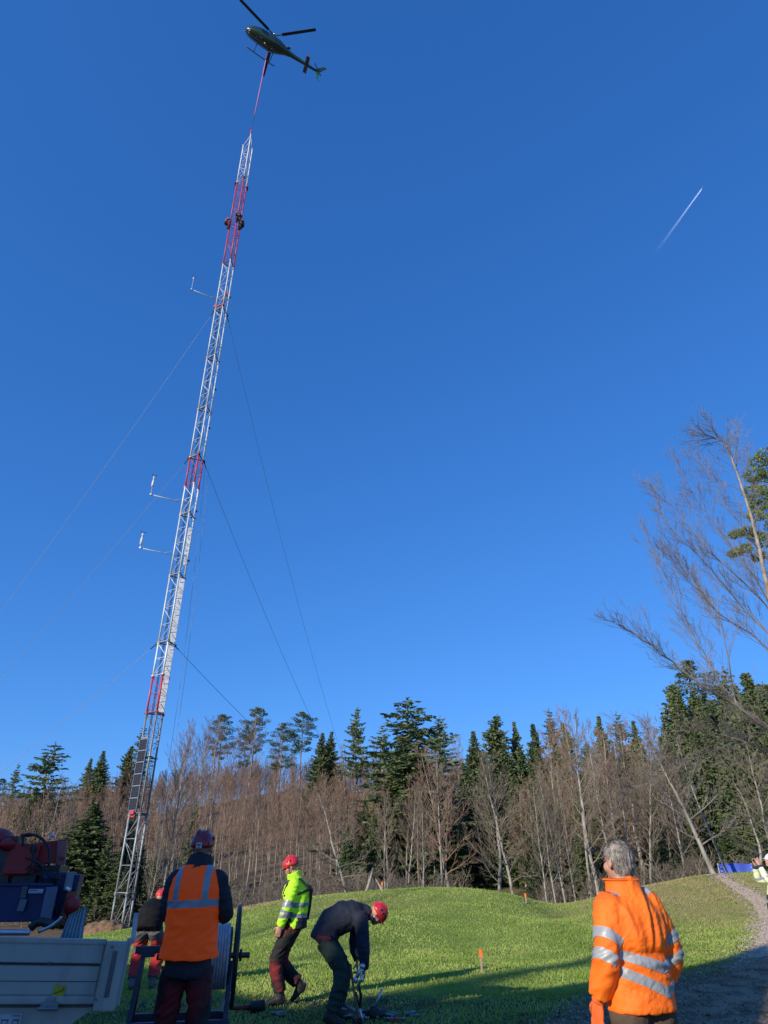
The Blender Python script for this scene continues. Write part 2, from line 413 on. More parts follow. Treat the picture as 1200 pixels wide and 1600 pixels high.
def clump(C, c, r, rg, n=240, ln=.22, flat=.6):
    """a tuft-built cushion of pine needles"""
    for _ in range(n):
        q = V3((rg.gauss(0, 1), rg.gauss(0, 1), rg.gauss(0, 1))).normalized(); e = r * rg.uniform(.35, 1.0) ** .5
        p = c + V3((q.x * e, q.y * e, q.z * e * flat))
        for _k in range(2):
            d = (q + V3((rg.uniform(-.8, .8), rg.uniform(-.8, .8), rg.uniform(-.2, .9)))).normalized() * ln * rg.uniform(.6, 1.2)
            wv = d.cross(V3((rg.uniform(-1, 1), rg.uniform(-1, 1), rg.uniform(-1, 1)))).normalized() * ln * .2
            b0 = len(C.v); C.v += [tuple(p - wv), tuple(p + d), tuple(p + wv)]; C.f.append((b0, b0 + 1, b0 + 2))

def pine(seed, h, rmax, f0=.55, tr=.16):
    rg = random.Random(seed); T = TB(); C = TB(); n = 10
    pts = [V3((.04 * math.sin(i * .9 + seed), .04 * math.cos(i * .7 + seed), -.3 + (h + .3) * i / n)) for i in range(n + 1)]
    T.tube(pts, [tr * (1 - .85 * i / n) for i in range(n + 1)], 7)
    for j in range(34):
        u = (j + rg.random()) / 34; z = h * (f0 + (1 - f0) * u); i = min(int((z + .3) / (h + .3) * n), n - 1)
        b = pts[i].lerp(pts[i + 1], (z + .3) / (h + .3) * n - i); a = j * 2.4 + rg.uniform(-.5, .5)
        L = rmax * (math.sin(math.pi * (.16 + .8 * u)) ** .8) * rg.uniform(.55, 1.1)
        d = V3((math.cos(a), math.sin(a), rg.uniform(-.05, .45))).normalized(); e = b + d * L
        C.tube([b, b + d * L * .5 + V3((0, 0, -.05 * L)), e], [.035, .022, .01], 3)
        for s in (.45, .7, .9, 1.03):
            if rg.random() < .16: continue
            clump(C, b + d * L * s + V3((rg.uniform(-.2, .2), rg.uniform(-.2, .2), .05)), .20 + .13 * L * rg.uniform(.5, 1), rg, 34, .2, .6)
    clump(C, pts[-1], .25, rg, 50, .2, 1)
    return T.mesh('trunk'), C.mesh('crown')

def plant(proto, name, label, group, x, y, s=1., rz=0., bark=None, leaf=None, sz=None, cat='tree', lean=(0, 0), z=None):
    o = bpy.data.objects.new(name, None); COL.objects.link(o); o.empty_display_size = .5
    o.location = (x, y, H(x, y) if z is None else z); o.rotation_euler = (lean[0], lean[1], rz); o.scale = (s, s, s if sz is None else sz)
    tag(o, label, cat, group)
    for nm, me, m in (('trunk', proto[0], bark), ('crown', proto[1], leaf)):
        if not len(me.materials): me.materials.append(m)
        c = bpy.data.objects.new(nm, me); COL.objects.link(c); c.parent = o
        if m is not None and me.materials[0] is not m:
            c.material_slots[0].link = 'OBJECT'; c.material_slots[0].material = m
    return o

HILL = [bare_tree(10 + i, 10, .085, f0=.42, nl=19, ll=.25, ang=1.5, up=.5, kids=(6, 5), lvl=2, twig=.011) for i in range(5)]
EDGE = [bare_tree(30 + i, 12, .15, f0=.22, nl=30, ll=.34, ang=.95, up=.4, kids=(8, 7), lvl=2, twig=.011, wob=.05) for i in range(3)]
BUSH = [bare_tree(50 + i, 3.2, .04, f0=.05, nl=22, ll=.5, ang=1.0, up=.4, kids=(5, 6), lvl=2, twig=.008, wob=.1) for i in range(2)]
GNARL = [bare_tree(70 + i, 9, .13, f0=.16, nl=24, ll=.42, ang=.35, up=.28, kids=(6, 7), lvl=2, twig=.011, wob=.08) for i in range(2)]
SPRUCE = [conifer(90 + i, 14, [2.4, 2.1, 2.7][i], step=[.33, .36, .40][i], nb=[9, 8, 8][i], droop=[.30, .42, .18][i], ragged=[.3, .4, .35][i], shape=[.85, .7, .95][i], spray=.42, w=.12, dens=.12) for i in range(3)]
SPARSE = [conifer(110 + i, 16, 1.9, f0=[.12, .3, .45][i], step=.55, nb=6, droop=.35, gap=.22, ragged=.42, shape=.6, spray=.4) for i in range(3)]
PINES = [pine(130 + i, 16, 2.1, f0=.5 + .06 * i) for i in range(3)]

GH = 'slender leafless trees standing on the wooded hillside'
def at_px(px, d): return (px - 600) / (FPX * CP + 555 * SP) * d      # x of a point at eye level
rg = random.Random(5)
# slender leafless trees of the hill, nearest rows as single trees
spots = []
def far_enough(x, y, m): return all((x - a) ** 2 + (y - b) ** 2 > m * m for a, b in spots[-160:])
tries = 0
while len(spots) < 286 and tries < 9000:
    tries += 1
    y = 50 + 46 * rg.random() ** 1.15; pxl = rg.uniform(-60, 720)
    x = at_px(pxl, y) + rg.uniform(-1, 1)
    if abs(x + 14.6) < 2.5 and y < 52: continue
    if abs(x - 6.5 * y / 45) < 2.6 and y < 62: continue
    if not far_enough(x, y, 1.15): continue
    spots.append((x, y))
for i, (x, y) in enumerate(spots):
    s = rg.uniform(.58, .88)
    plant(HILL[i % 5], 'leafless_tree', 'slender leafless tree with a brown twiggy top among the dense trunks of the wooded hillside', GH, x, y, s, rg.uniform(0, 6.28), BARKH, TWIG, lean=(rg.uniform(-.04, .04), rg.uniform(-.04, .04)))
# the rest of that wood, farther up: one mass
def mass(name, protos, pts, label, cat, bark, leaf, smin=.8, smax=1.15, keep=1.0):
    rv = []; rf = []; rm = []; off = 0
    packs = []
    for tr, cr in protos:
        for me_, mi in ((tr, 0), (cr, 1)):
            v = np.empty(len(me_.vertices) * 3, np.float32); me_.vertices.foreach_get('co', v); v = v.reshape(-1, 3)
            nf = len(me_.polygons); lt = np.empty(nf, np.int32); me_.polygons.foreach_get('loop_total', lt)
            li = np.empty(len(me_.loops), np.int32); me_.loops.foreach_get('vertex_index', li)
            packs.append((v, lt, li, mi))
    Vs = []; LT = []; LI = []; MI = []
    g = np.random.default_rng(3)
    hh = heights(pts)
    for q, ((x, y), h) in enumerate(zip(pts, hh)):
        a = g.uniform(0, 6.28); s = g.uniform(smin, smax); k = int(g.integers(len(protos))); ca_, sa_ = math.cos(a) * s, math.sin(a) * s
        for v, lt, li, mi in packs[2 * k:2 * k + 2]:
            w = np.column_stack([v[:, 0] * ca_ - v[:, 1] * sa_ + x, v[:, 0] * sa_ + v[:, 1] * ca_ + y, v[:, 2] * s + h])
            Vs.append(w); LT.append(lt); LI.append(li + off); MI.append(np.full(len(lt), mi, np.int32)); off += len(v)
    Vs = np.concatenate(Vs).astype(np.float32); LT = np.concatenate(LT); LI = np.concatenate(LI).astype(np.int32); MI = np.concatenate(MI)
    me = bpy.data.meshes.new(name); me.vertices.add(len(Vs)); me.vertices.foreach_set('co', Vs.ravel())
    me.loops.add(len(LI)); me.loops.foreach_set('vertex_index', LI); me.polygons.add(len(LT))
    me.polygons.foreach_set('loop_start', np.concatenate([[0], np.cumsum(LT)[:-1]]).astype(np.int32))
    me.polygons.foreach_set('material_index', MI); me.update(calc_edges=True)
    me.materials.append(bark); me.materials.append(leaf)
    o = bpy.data.objects.new(name, me); COL.objects.link(o); tag(o, label, cat, kind='stuff'); return o
SMALL = [bare_tree(150 + i, 10, .09, f0=.4, nl=15, ll=.28, ang=1.4, up=.5, kids=(5, 5), lvl=2, twig=.018) for i in range(4)]
pts = []
while len(pts) < 760:
    y = 88 + 66 * rg.random(); pts.append((at_px(rg.uniform(-70, 830), y), y))
while len(pts) < 860:
    y = 62 + 80 * rg.random(); pts.append((at_px(rg.uniform(760, 1260), y), y))
mass('woodland', SMALL, pts, 'brown mass of leafless wood covering the far hillside', 'wood', BARKH, TWIG, .5, .82)
# undergrowth at the foot of the wood
BR = [bare_tree(170 + i, 1.7, .018, f0=.04, nl=13, ll=.55, ang=1.1, up=.3, kids=(4, 5), lvl=2, twig=.006, wob=.12) for i in range(4)]
pts = []
while len(pts) < 480:
    y = 36 + 22 * rg.random() ** 1.5; pxl = rg.uniform(-40, 1260); x = at_px(pxl, y)
    if abs(x - 6.5 * y / 45) < 2.2: continue
    if pxl < 330 and y < 45: continue
    pts.append((x, y))
mass('undergrowth', BR, pts, 'tangle of leafless brushwood along the foot of the wood', 'undergrowth', BARK, TWIGG, .7, 1.5)

# single conifers: (kind, proto, px top, py top, distance, width factor, label)
def ctree(kind, i, px, py, d, wf, label, bark=None, leaf=None, grp='conifers rising out of the wood'):
    tp = P(px, py, d); g = H(tp.x, tp.y); h = tp.z - g
    protos, ph, nm = {'s': (SPRUCE, 14, 'spruce_tree'), 'r': (SPARSE, 16, 'spruce_tree'), 'p': (PINES, 16, 'pine_tree')}[kind]
    plant(protos[i], nm, label, grp, tp.x, tp.y, h / ph * wf * {'s': 1.3, 'r': 1.3, 'p': 1.0}[kind], rg.uniform(0, 6), bark or (PINEBARK if kind == 'p' else BARK), leaf or (NEEDLEP if kind == 'p' else NEEDLE), sz=h / ph)
for a in [
    ('r', 0, 30, 1192, 95, 1.1, 'thin pale spruce farthest left on the skyline'),
    ('p', 2, 4, 1218, 110, .9, 'pine top cut by the left edge of the view above the red machine'),
    ('r', 0, 86, 1160, 66, 2.4, 'ragged dark spruce with a crooked top left of the mast on the skyline'),
    ('s', 1, 60, 1228, 62, 1.2, 'dark green spruce in front of the crooked topped one, above the blue cabinet', BARK, NEEDLED),
    ('s', 2, 143, 1184, 100, 1.1, 'small skyline spruce, left one of the pair left of the solar panels'),
    ('s', 0, 164, 1173, 100, 1.2, 'small skyline spruce, right one of the pair left of the solar panels'),
    ('s', 1, 206, 1164, 105, 1.2, 'short dark spruce just left of the solar panels', BARK, NEEDLED),
    ('r', 0, 226, 1134, 105, 1.2, 'pointed spruce seen through the mast lattice above the solar panels'),
    ('s', 0, 150, 1254, 48, 2.2, 'big dark spruce standing left of the foot of the mast', BARK, NEEDLED),
    ('s', 2, 212, 1262, 50, .75, 'narrow dark spruce standing behind the foot of the mast', BARK, NEEDLED),
    ('s', 1, 246, 1330, 47, 1.1, 'low dark spruce right of the foot of the mast behind the hoist ropes', BARK, NEEDLED),
    ('s', 0, 187, 1330, 47, 1.3, 'low bushy spruce directly behind the lowest mast section', BARK, NEEDLED),
    ('s', 1, 308, 1254, 62, .8, 'small yellowish green spruce behind the head of the vest wearer', BARK, NEEDLE),
    ('p', 1, 350, 1118, 110, 1.3, 'dark topped pine with a bare orange stem left of the twin tall pines'),
    ('p', 1, 402, 1107, 110, 1.15, 'tall pine with bare lower trunk, left of the broad dark pine'),
    ('p', 0, 386, 1135, 112, .9, 'lower pine tucked left of the tall bare stemmed pine'),
    ('p', 0, 443, 1132, 105, 1.5, 'broad dark pine left of the paired pines over the yellow jacket'),
    ('p', 2, 474, 1115, 105, 1.3, 'tall pine where the right guy wire meets the skyline'),
    ('s', 0, 503, 1145, 105, 1.2, 'left one of two close dark spruces on the hill crest', BARK, NEEDLED),
    ('s', 2, 519, 1142, 106, 1.2, 'right one of two close dark spruces on the hill crest', BARK, NEEDLED),
    ('r', 2, 557, 1104, 95, 1.0, 'lone slim spruce with bare lower stem standing free on the crest'),
    ('r', 1, 597, 1131, 90, 1.4, 'pale spruce just left of the tallest spruce'),
    ('r', 0, 638, 1090, 58, 3.0, 'tallest spruce of the wood with wide gappy whorls and drooping arms'),
    ('s', 1, 630, 1148, 55, 1.9, 'dense dark spruce right below the tallest spruce', BARK, NEEDLED),
    ('s', 2, 657, 1172, 57, 1.6, 'dark spruce filling the right flank of the tallest spruce', BARK, NEEDLED),
    ('r', 2, 688, 1118, 85, 1.15, 'slim bare stemmed spruce right of the tallest spruce'),
    ('s', 0, 741, 1142, 82, 1.15, 'pointed dark spruce left of the rounded spruce on the skyline', BARK, NEEDLED),
    ('s', 1, 773, 1117, 80, 1.5, 'full rounded spruce on the skyline right of centre'),
    ('s', 2, 803, 1126, 82, .85, 'narrow spire spruce right of the rounded spruce'),
    ('s', 0, 833, 1131, 78, 1.0, 'short spruce in the dip of the skyline above the marker peg'),
    ('r', 0, 857, 1107, 78, 1.2, 'open crowned spruce rising left of the pale forked tree'),
    ('s', 1, 880, 1127, 76, .9, 'small spruce immediately behind the pale forked tree'),
    ('s', 2, 934, 1117, 80, 1.0, 'spruce tip above the grey haired man'),
    ('r', 0, 963, 1112, 80, 1.3, 'spruce with spread arms above and right of the grey haired man'),
    ('s', 0, 987, 1126, 80, .9, 'spruce tip right of the spread armed spruce'),
    ('s', 1, 1047, 1066, 56, 1.1, 'tall dense spire spruce standing in front of the right hand wood'),
    ('p', 0, 1072, 1037, 58, 1.4, 'round topped pine behind the dense spire spruce'),
    ('s', 2, 1098, 1080, 60, 1.2, 'dark spruce between the round topped pine and the rough spruce'),
    ('r', 0, 1130, 1042, 55, 1.3, 'rough spruce behind the arching bare limbs'),
    ('s', 0, 1165, 1052, 52, 1.4, 'broad spruce near the right edge behind the arching limbs'),
    ('s', 1, 1195, 1065, 50, 1.4, 'spruce cut by the right edge of the view', BARK, NEEDLED),
    ('p', 1, 1195, 1240, 36, 1.2, 'young pine by the right edge above the photographer in white helmet'),
]: ctree(*a)
# dark conifers standing low inside the right-hand wood
n = 0
for px_, py_, d in [(1058, 1088, 52), (1080, 1075, 53), (1118, 1068, 54), (1145, 1072, 50), (1158, 1080, 48), (1182, 1074, 48), (1208, 1080, 46), (1222, 1062, 48), (1038, 1118, 54), (1100, 1110, 50), (1128, 1118, 47), (1062, 1110, 54), (1085, 1130, 50), (1112, 1090, 56), (1143, 1095, 52), (1150, 1130, 47), (1178, 1100, 50), (1200, 1120, 47), (1030, 1150, 53), (1000, 1165, 60), (970, 1160, 62), (945, 1165, 62), (915, 1160, 64), (868, 1160, 64), (840, 1170, 66), (812, 1165, 68), (788, 1160, 72), (755, 1175, 72), (725, 1190, 72), (650, 1160, 64), (618, 1170, 64), (672, 1210, 60), (600, 1230, 58), (570, 1250, 56), (130, 1300, 48), (172, 1305, 47), (100, 1340, 47), (200, 1350, 46), (225, 1310, 50), (545, 1290, 50), (585, 1270, 52), (700, 1255, 60), (735, 1240, 62), (765, 1225, 58), (800, 1215, 57), (828, 1235, 54), (850, 1210, 58), (878, 1225, 52), (905, 1205, 58), (935, 1220, 52), (960, 1200, 57), (990, 1215, 52), (1015, 1190, 56), (1040, 1220, 50), (1068, 1195, 50), (1095, 1170, 52), (1120, 1185, 50), (1150, 1160, 48), (1180, 1170, 47), (1210, 1180, 46), (840, 1290, 46), (900, 1300, 45), (965, 1290, 45), (1020, 1290, 44), (1075, 1280, 44), (1125, 1270, 43), (1170, 1260, 42), (1055, 1330, 40), (1180, 1310, 39)]:
    tp = P(px_, py_, d); g = H(tp.x, tp.y); h = tp.z - g
    plant(SPRUCE[n % 3], 'spruce_tree', 'dark spruce half hidden behind bare trunks at the foot of the wood', 'dark spruces inside the wood', tp.x, tp.y, h / 14 * (1.4 if d > 46 else 1.6), n * 1.7, BARK, NEEDLED, sz=h / 14); n += 1

# single bare trees at the edge of the wood: (proto list, i, px base, distance, py top, width factor, label)
def btree(protos, ph, i, px, d, pytop, wf, label, bark=BARK, leaf=TWIGG, lean=(0, 0), grp='bare trees along the edge of the wood'):
    x = at_px(px, d); g = H(x, d); k = P(px, pytop, d).z - g
    plant(protos[i], 'leafless_tree', label, grp, x, d, k / ph * wf, rg.uniform(0, 6), bark, leaf, sz=k / ph, lean=lean)
for a in [
    (GNARL, 9, 0, 546, 37, 1225, 1.0, 'knotty spreading bare tree on the meadow edge above the bending worker'),
    (EDGE, 12, 0, 603, 38, 1240, .7, 'slim grey bare tree just left of the marker peg on the crest'),
    (EDGE, 12, 1, 637, 37, 1225, .75, 'many limbed pale bare tree below the tallest spruce'),
    (EDGE, 12, 2, 659, 37, 1228, .6, 'straight pale bare tree right of the many limbed one'),
    (EDGE, 12, 0, 775, 42, 1180, 1.1, 'bare tree with long rising limbs at the right side of the clearing'),
    (EDGE, 12, 1, 800, 42, 1175, .9, 'bare tree leaning over the right side of the clearing'),
    (EDGE, 12, 2, 848, 36, 1215, .55, 'thin bare stem left of the group above the far marker peg'),
    (EDGE, 12, 0, 862, 36, 1200, .5, 'thin bare stem second in the group above the far marker peg'),
    (EDGE, 12, 1, 878, 36.5, 1190, .6, 'thin bare stem third in the group above the far marker peg'),
    (EDGE, 12, 2, 893, 37, 1205, .55, 'thin bare stem rightmost in the group above the far marker peg'),
    (EDGE, 12, 0, 930, 36, 1112, .85, 'tall pale trunked bare tree left of the grey haired man'),
    (EDGE, 12, 2, 962, 39, 1130, .7, 'tall bare tree directly above the grey haired man'),
    (EDGE, 12, 1, 985, 41, 1140, .7, 'bare tree right above the grey hair'),
    (EDGE, 12, 1, 1010, 39, 1160, .8, 'bare tree between the grey haired man and the leaning tree'),
    (EDGE, 12, 0, 1068, 40, 1170, .7, 'bare tree in the shade behind the leaning tree'),
    (GNARL, 9, 1, 1190, 34, 1190, 1.0, 'spreading bare tree above the blue barrier'),
    (EDGE, 12, 2, 1215, 33, 1150, 1.0, 'bare tree cut by the right edge above the photographer'),
    (EDGE, 12, 1, 262, 44, 1165, .7, 'tall pale bare tree right of the mast behind the hoist ropes'),
    (EDGE, 12, 2, 238, 42, 1290, .8, 'low branched bare tree at the hoist ropes beside the mast'),
    (EDGE, 12, 0, 60, 56, 1215, 1.0, 'pale bare tree in front of the crooked spruce on the left'),
    (EDGE, 12, 1, 110, 60, 1230, .9, 'bare tree between the crooked spruce and the big dark spruce'),
]: btree(a[0], a[1], a[2], a[3], a[4], a[5], a[6], a[7])
for k, (px, d, top) in enumerate([(265, 108, 1125), (285, 104, 1130), (302, 108, 1122), (320, 104, 1120), (335, 108, 1128), (372, 106, 1118), (420, 106, 1138), (540, 98, 1165), (583, 96, 1160), (720, 84, 1150), (735, 82, 1170), (890, 70, 1110), (905, 68, 1112), (925, 70, 1125), (700, 86, 1170), (1010, 64, 1140), (248, 108, 1135), (195, 106, 1170), (178, 104, 1180)]):
    btree(EDGE, 12, k % 3, px, d, top, .8, 'tall leafless tree showing its fine twigs against the sky on the crest of the wood', BARK, TWIG, grp='leafless trees on the skyline')
g5 = random.Random(31)
for k in range(46):
    px = 690 + 560 * (k + g5.random()) / 46; d = g5.uniform(42, 66)
    if abs(at_px(px, d) - 6.5 * d / 45) < 2.4: continue
    btree(EDGE if k % 3 else HILL, 12 if k % 3 else 10, k % 3, px, d, g5.uniform(1135, 1235) - (20 if px > 1000 else 0), g5.uniform(.75, 1.1), 'leafless tree with brown twigs among the dark spruces of the right hand wood', BARKH if k % 2 else BARK, TWIG if k % 3 else TWIGG, grp='leafless trees inside the right hand wood')
# leaning bare trees on the right bank
for px0, d0, top, lab, pr, s in [((1119), 31, (1015, 1130), 'thick pale trunked tree leaning left over the bank by the blue barrier', bare_tree(200, 6.6, .10, f0=.22, nl=24, ll=.42, ang=.7, up=.3, kids=(6, 7), lvl=2, twig=.009, lean=(-.34, 0)), 1),
                                 ((1139), 33, (1080, 1180), 'thinner leaning bare tree touching the blue barrier', bare_tree(201, 6.5, .06, f0=.3, nl=18, ll=.34, ang=.9, up=.4, kids=(5, 6), lvl=2, twig=.009, lean=(-.18, 0)), 1)]:
    x = at_px(px0, d0)
    plant(pr, 'leafless_tree', lab, 'leaning bare trees', x, d0, s, 0, BARK, TWIGL)

# the big tree whose limbs arch in from the right
def limb_tree():
    root = empty('leafless_tree', (P(1345, 1400, 20).x, 20, H(P(1345, 1400, 20).x, 20)))
    tag(root, 'large bare tree with long pale limbs fanning up to the left into the sky', 'tree')
    T = TB(); C = TB(); rg = random.Random(77); D = 20
    def pl(lst): return [P(a, b, c) for a, b, c in lst]
    trunk = pl([(1345, 1420, D), (1318, 1300, D), (1290, 1180, D), (1245, 1040, D), (1205, 950, D), (1187, 860, D), (1172, 800, D), (1152, 740, D), (1133, 690, D), (1104, 680, D)])
    T.tube(trunk, [.17, .15, .13, .10, .075, .06, .05, .035, .022, .010], 8)
    limbs = [
        ([(1290, 1180, D), (1215, 1148, D - .6), (1150, 1102, D - 1), (1085, 1062, D - 1.2), (1035, 1022, D - 1.4), (990, 990, D - 1.6), (952, 968, D - 1.7)], .10),
        ([(1215, 1148, D - .6), (1140, 1085, D - .2), (1105, 1030, D), (1065, 955, D), (1035, 890, D), (1008, 832, D)], .06),
        ([(1150, 1102, D - 1), (1132, 1000, D - .6), (1120, 955, D - .5), (1080, 900, D), (1050, 850, D)], .04),
        ([(1270, 1120, D), (1200, 1013, D + .5), (1125, 960, D + .6), (1094, 925, D + .7), (1060, 890, D + .7), (1034, 847, D + .8)], .06),
        ([(1250, 1060, D), (1200, 990, D + .8), (1165, 955, D + 1), (1125, 905, D + 1), (1085, 862, D + 1), (1040, 815, D + 1), (1016, 765, D + 1)], .065),
        ([(1235, 1010, D), (1195, 945, D - .5), (1142, 892, D - .8), (1100, 852, D - 1), (1060, 800, D - 1), (1030, 775, D - 1)], .05),
        ([(1205, 950, D), (1185, 912, D + .4), (1150, 862, D + .5), (1112, 812, D + .5), (1082, 770, D + .5), (1055, 715, D + .5)], .05),
        ([(1187, 860, D), (1150, 810, D - .4), (1110, 750, D - .4), (1090, 720, D - .4)], .03),
        ([(1245, 1040, D), (1240, 960, D - 1), (1225, 880, D - 1.2), (1215, 800, D - 1.3)], .06),
        ([(1310, 1260, D), (1210, 1178, D + 1), (1135, 1149, D + 1.2), (1060, 1143, D + 1.3), (975, 1146, D + 1.4)], .05),
        ([(1300, 1220, D), (1200, 1145, D + 2), (1140, 1162, D + 2.2), (1080, 1187, D + 2.4), (1030, 1215, D + 2.5), (980, 1238, D + 2.6)], .04),
        ([(1318, 1300, D), (1240, 1240, D + 1), (1180, 1210, D + 1), (1130, 1200, D + 1.2)], .04),
    ]
    for lst, r in limbs:
        q = pl(lst); pts = []
        for i in range(len(q) - 1):
            p0, p1, p2, p3 = q[max(i - 1, 0)], q[i], q[i + 1], q[min(i + 2, len(q) - 1)]
            for f in (0, .33, .66):
                pts.append(.5 * (2 * p1 + (p2 - p0) * f + (2 * p0 - 5 * p1 + 4 * p2 - p3) * f * f + (3 * p1 - p0 - 3 * p2 + p3) * f ** 3) + V3((rg.uniform(-.04, .04),) * 3))
        pts.append(q[-1]); n = len(pts)
        r *= .55; rad = [max(r * (1 - .9 * i / (n - 1)), .006) for i in range(n)]; C.tube(pts, rad, 6)
        ln = sum((pts[i + 1] - pts[i]).length for i in range(n - 1)); k = int(ln * 6.5)
        for j in range(k):
            t = .16 + .82 * (j + rg.random()) / k; i = min(int(t * (n - 1)), n - 2); a = pts[i].lerp(pts[i + 1], rg.random()); tg = (pts[i + 1] - pts[i]).normalized()
            x, y = frame(tg); an = rg.uniform(0, 6.28); nd = (tg * 1.25 + (x * math.cos(an) + y * math.sin(an)) * .75 + V3((0, 0, .15))).normalized()
            grow(C, a, nd, rg.uniform(.7, 1.7) * (1.1 - .5 * t), max(rad[i] * .35, .008), 2 if rg.random() < .75 else 1, rg, .5, (6, 6), 4, .0038, .7, .12)
    # fine spray on the tip of the trunk
    for j in range(80):
        t = rg.uniform(.45, 1); i = min(int(t * 9), 8); a = trunk[i].lerp(trunk[i + 1], rg.random()); tg = (trunk[i + 1] - trunk[i]).normalized(); x, y = frame(tg); an = rg.uniform(0, 6.28)
        grow(C, a, (tg + (x * math.cos(an) + y * math.sin(an)) * .7), rg.uniform(.7, 1.6), .012, 2, rg, .2, (5, 5), 4, .0045, .7, .12)
    lo = root.location
    link_mesh('trunk', T.mesh('trunk', lo), mat('pale bark', (.40, .34, .27), .85, 0, (.20, .165, .13), 4, bump=.6, bscale=20), root, True)
    link_mesh('crown', C.mesh('crown', lo), TWIGL, root)
limb_tree()
# the pine whose crown shows at the right edge
def edge_pine():
    D = 27; x0 = P(1480, 1400, D).x; root = empty('pine_tree', (x0, D, H(x0, D))); tag(root, 'pine with cushions of green needles cut by the right edge high above the photographer', 'tree')
    T = TB(); C = TB(); rg = random.Random(9); lo = root.location
    top = P(1215, 690, D); hh = top.z - lo.z; xo = 0
    trk = [V3((0, 0, -.3)), V3((-.1, 0, hh * .4)), V3((-.4, .1, hh * .75)), V3((-.2, 0, hh + .4))]; T.tube(trk, [.28, .22, .14, .05], 8)
    for a, b, r in [(1186, 722, .42), (1198, 712, .5), (1178, 742, .42), (1192, 752, .5), (1176, 768, .4), (1190, 776, .5), (1183, 790, .35), (1200, 800, .45), (1180, 806, .32), (1168, 830, .28), (1156, 833, .22), (1146, 836, .18), (1180, 838, .3), (1196, 846, .38), (1153, 862, .2), (1144, 866, .16), (1165, 858, .26), (1185, 870, .25), (1205, 740, .5), (1215, 770, .6), (1215, 820, .5), (1222, 720, .5), (1230, 860, .5)]:
        c = P(a, b, D + rg.uniform(-.6, .6)) - lo; clump(C, c, r * 1.1, rg, int(240 * r * 2 + 60), .15, .62)
        k = V3((-.2, 0, c.z - .4 * rg.random() - .2)); C.tube([k, (k + c) / 2 + V3((0, 0, -.1)), c], [.05, .03, .012], 4)
    link_mesh('trunk', T.mesh('trunk'), PINEBARK, root, True); link_mesh('crown', C.mesh('crown'), mat('near pine needles', (.15, .21, .07), .7, 0, (.24, .28, .09), 1.2, trans=.15), root)
edge_pine()

# ---------------------------------------------------------------- path, gravel, grass
def gravel_stones():
    g = np.random.default_rng(21); xs = []; ys = []
    while sum(map(len, xs)) < 42000:
        y = 9.3 + 19 * g.random(60000) ** 1.6; x = g.uniform(1.5, 14, 60000)
        pl_ = np.interp(y, [p[1] for p in PATH_L], [p[0] for p in PATH_L]); pr_ = np.interp(y, [p[1] for p in PATH_R], [p[0] for p in PATH_R])
        yl = np.interp(y, [7, 9.5, 11.6, 12.9, 13.9, 15.2], [1.2, 2.0, 3.0, 4.2, 5.4, 7.0]); jit = g.normal(0, .22, 60000)
        k = ((x > pl_ + jit) & (x < pr_ + jit) & (y > 15)) | ((y < 15.3) & (x > yl + jit)); k &= x / y < .56
        xs.append(x[k]); ys.append(y[k])
    x = np.concatenate(xs)[:42000]; y = np.concatenate(ys)[:42000]; n = len(x); z = heights(np.column_stack([x, y])) + .022
    s = g.uniform(.006, .026, n) * (1 + (g.random(n) < .04) * 1.2); a = g.uniform(0, 6.28, n); v = np.empty((n, 5, 3))
    for i in range(4):
        r = s * g.uniform(.6, 1.2, n); v[:, i] = np.column_stack([x + np.cos(a + i * 1.571) * r, y + np.sin(a + i * 1.571) * r, z - .004])
    v[:, 4] = np.column_stack([x + g.normal(0, .3, n) * s, y + g.normal(0, .3, n) * s, z + s * g.uniform(.3, .8, n)])
    f = np.array([[0, 1, 4], [1, 2, 4], [2, 3, 4], [3, 0, 4]]); F = (np.arange(n)[:, None, None] * 5 + f[None]).reshape(-1, 3)
    me = bpy.data.meshes.new('gravel'); me.vertices.add(5 * n); me.vertices.foreach_set('co', v.astype(np.float32).ravel()); me.loops.add(F.size); me.loops.foreach_set('vertex_index', F.astype(np.int32).ravel())
    me.polygons.add(len(F)); me.polygons.foreach_set('loop_start', np.arange(0, F.size, 3, dtype=np.int32)); me.update(calc_edges=True)
    for m in (mat('stone chips', (.42, .31, .21), .9, 0, (.16, .12, .08), 30), mat('leaf litter chips', (.22, .13, .07), .9, 0, (.12, .10, .05), 20), mat('pale stone chips', (.70, .56, .42), .9, 0, (.38, .30, .22), 30)): me.materials.append(m)
    me.polygons.foreach_set('material_index', np.repeat(np.where(g.random(n) < np.where(y < 14, .5, .12), 1, np.where(y > 15, 2, 0)), 4).astype(np.int32))
    o = bpy.data.objects.new('gravel', me); COL.objects.link(o); tag(o, 'loose stone chips and leaves on the path and yard', 'gravel', kind='stuff')
ribbon('path', PATH_L, PATH_R, GRAVEL, 'pale gravel path climbing the right hand bank')
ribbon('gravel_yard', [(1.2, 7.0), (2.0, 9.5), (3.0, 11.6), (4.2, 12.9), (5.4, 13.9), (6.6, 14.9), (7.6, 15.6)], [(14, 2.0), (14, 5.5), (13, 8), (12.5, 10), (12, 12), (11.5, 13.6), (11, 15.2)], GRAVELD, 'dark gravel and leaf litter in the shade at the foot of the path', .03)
gravel_stones()
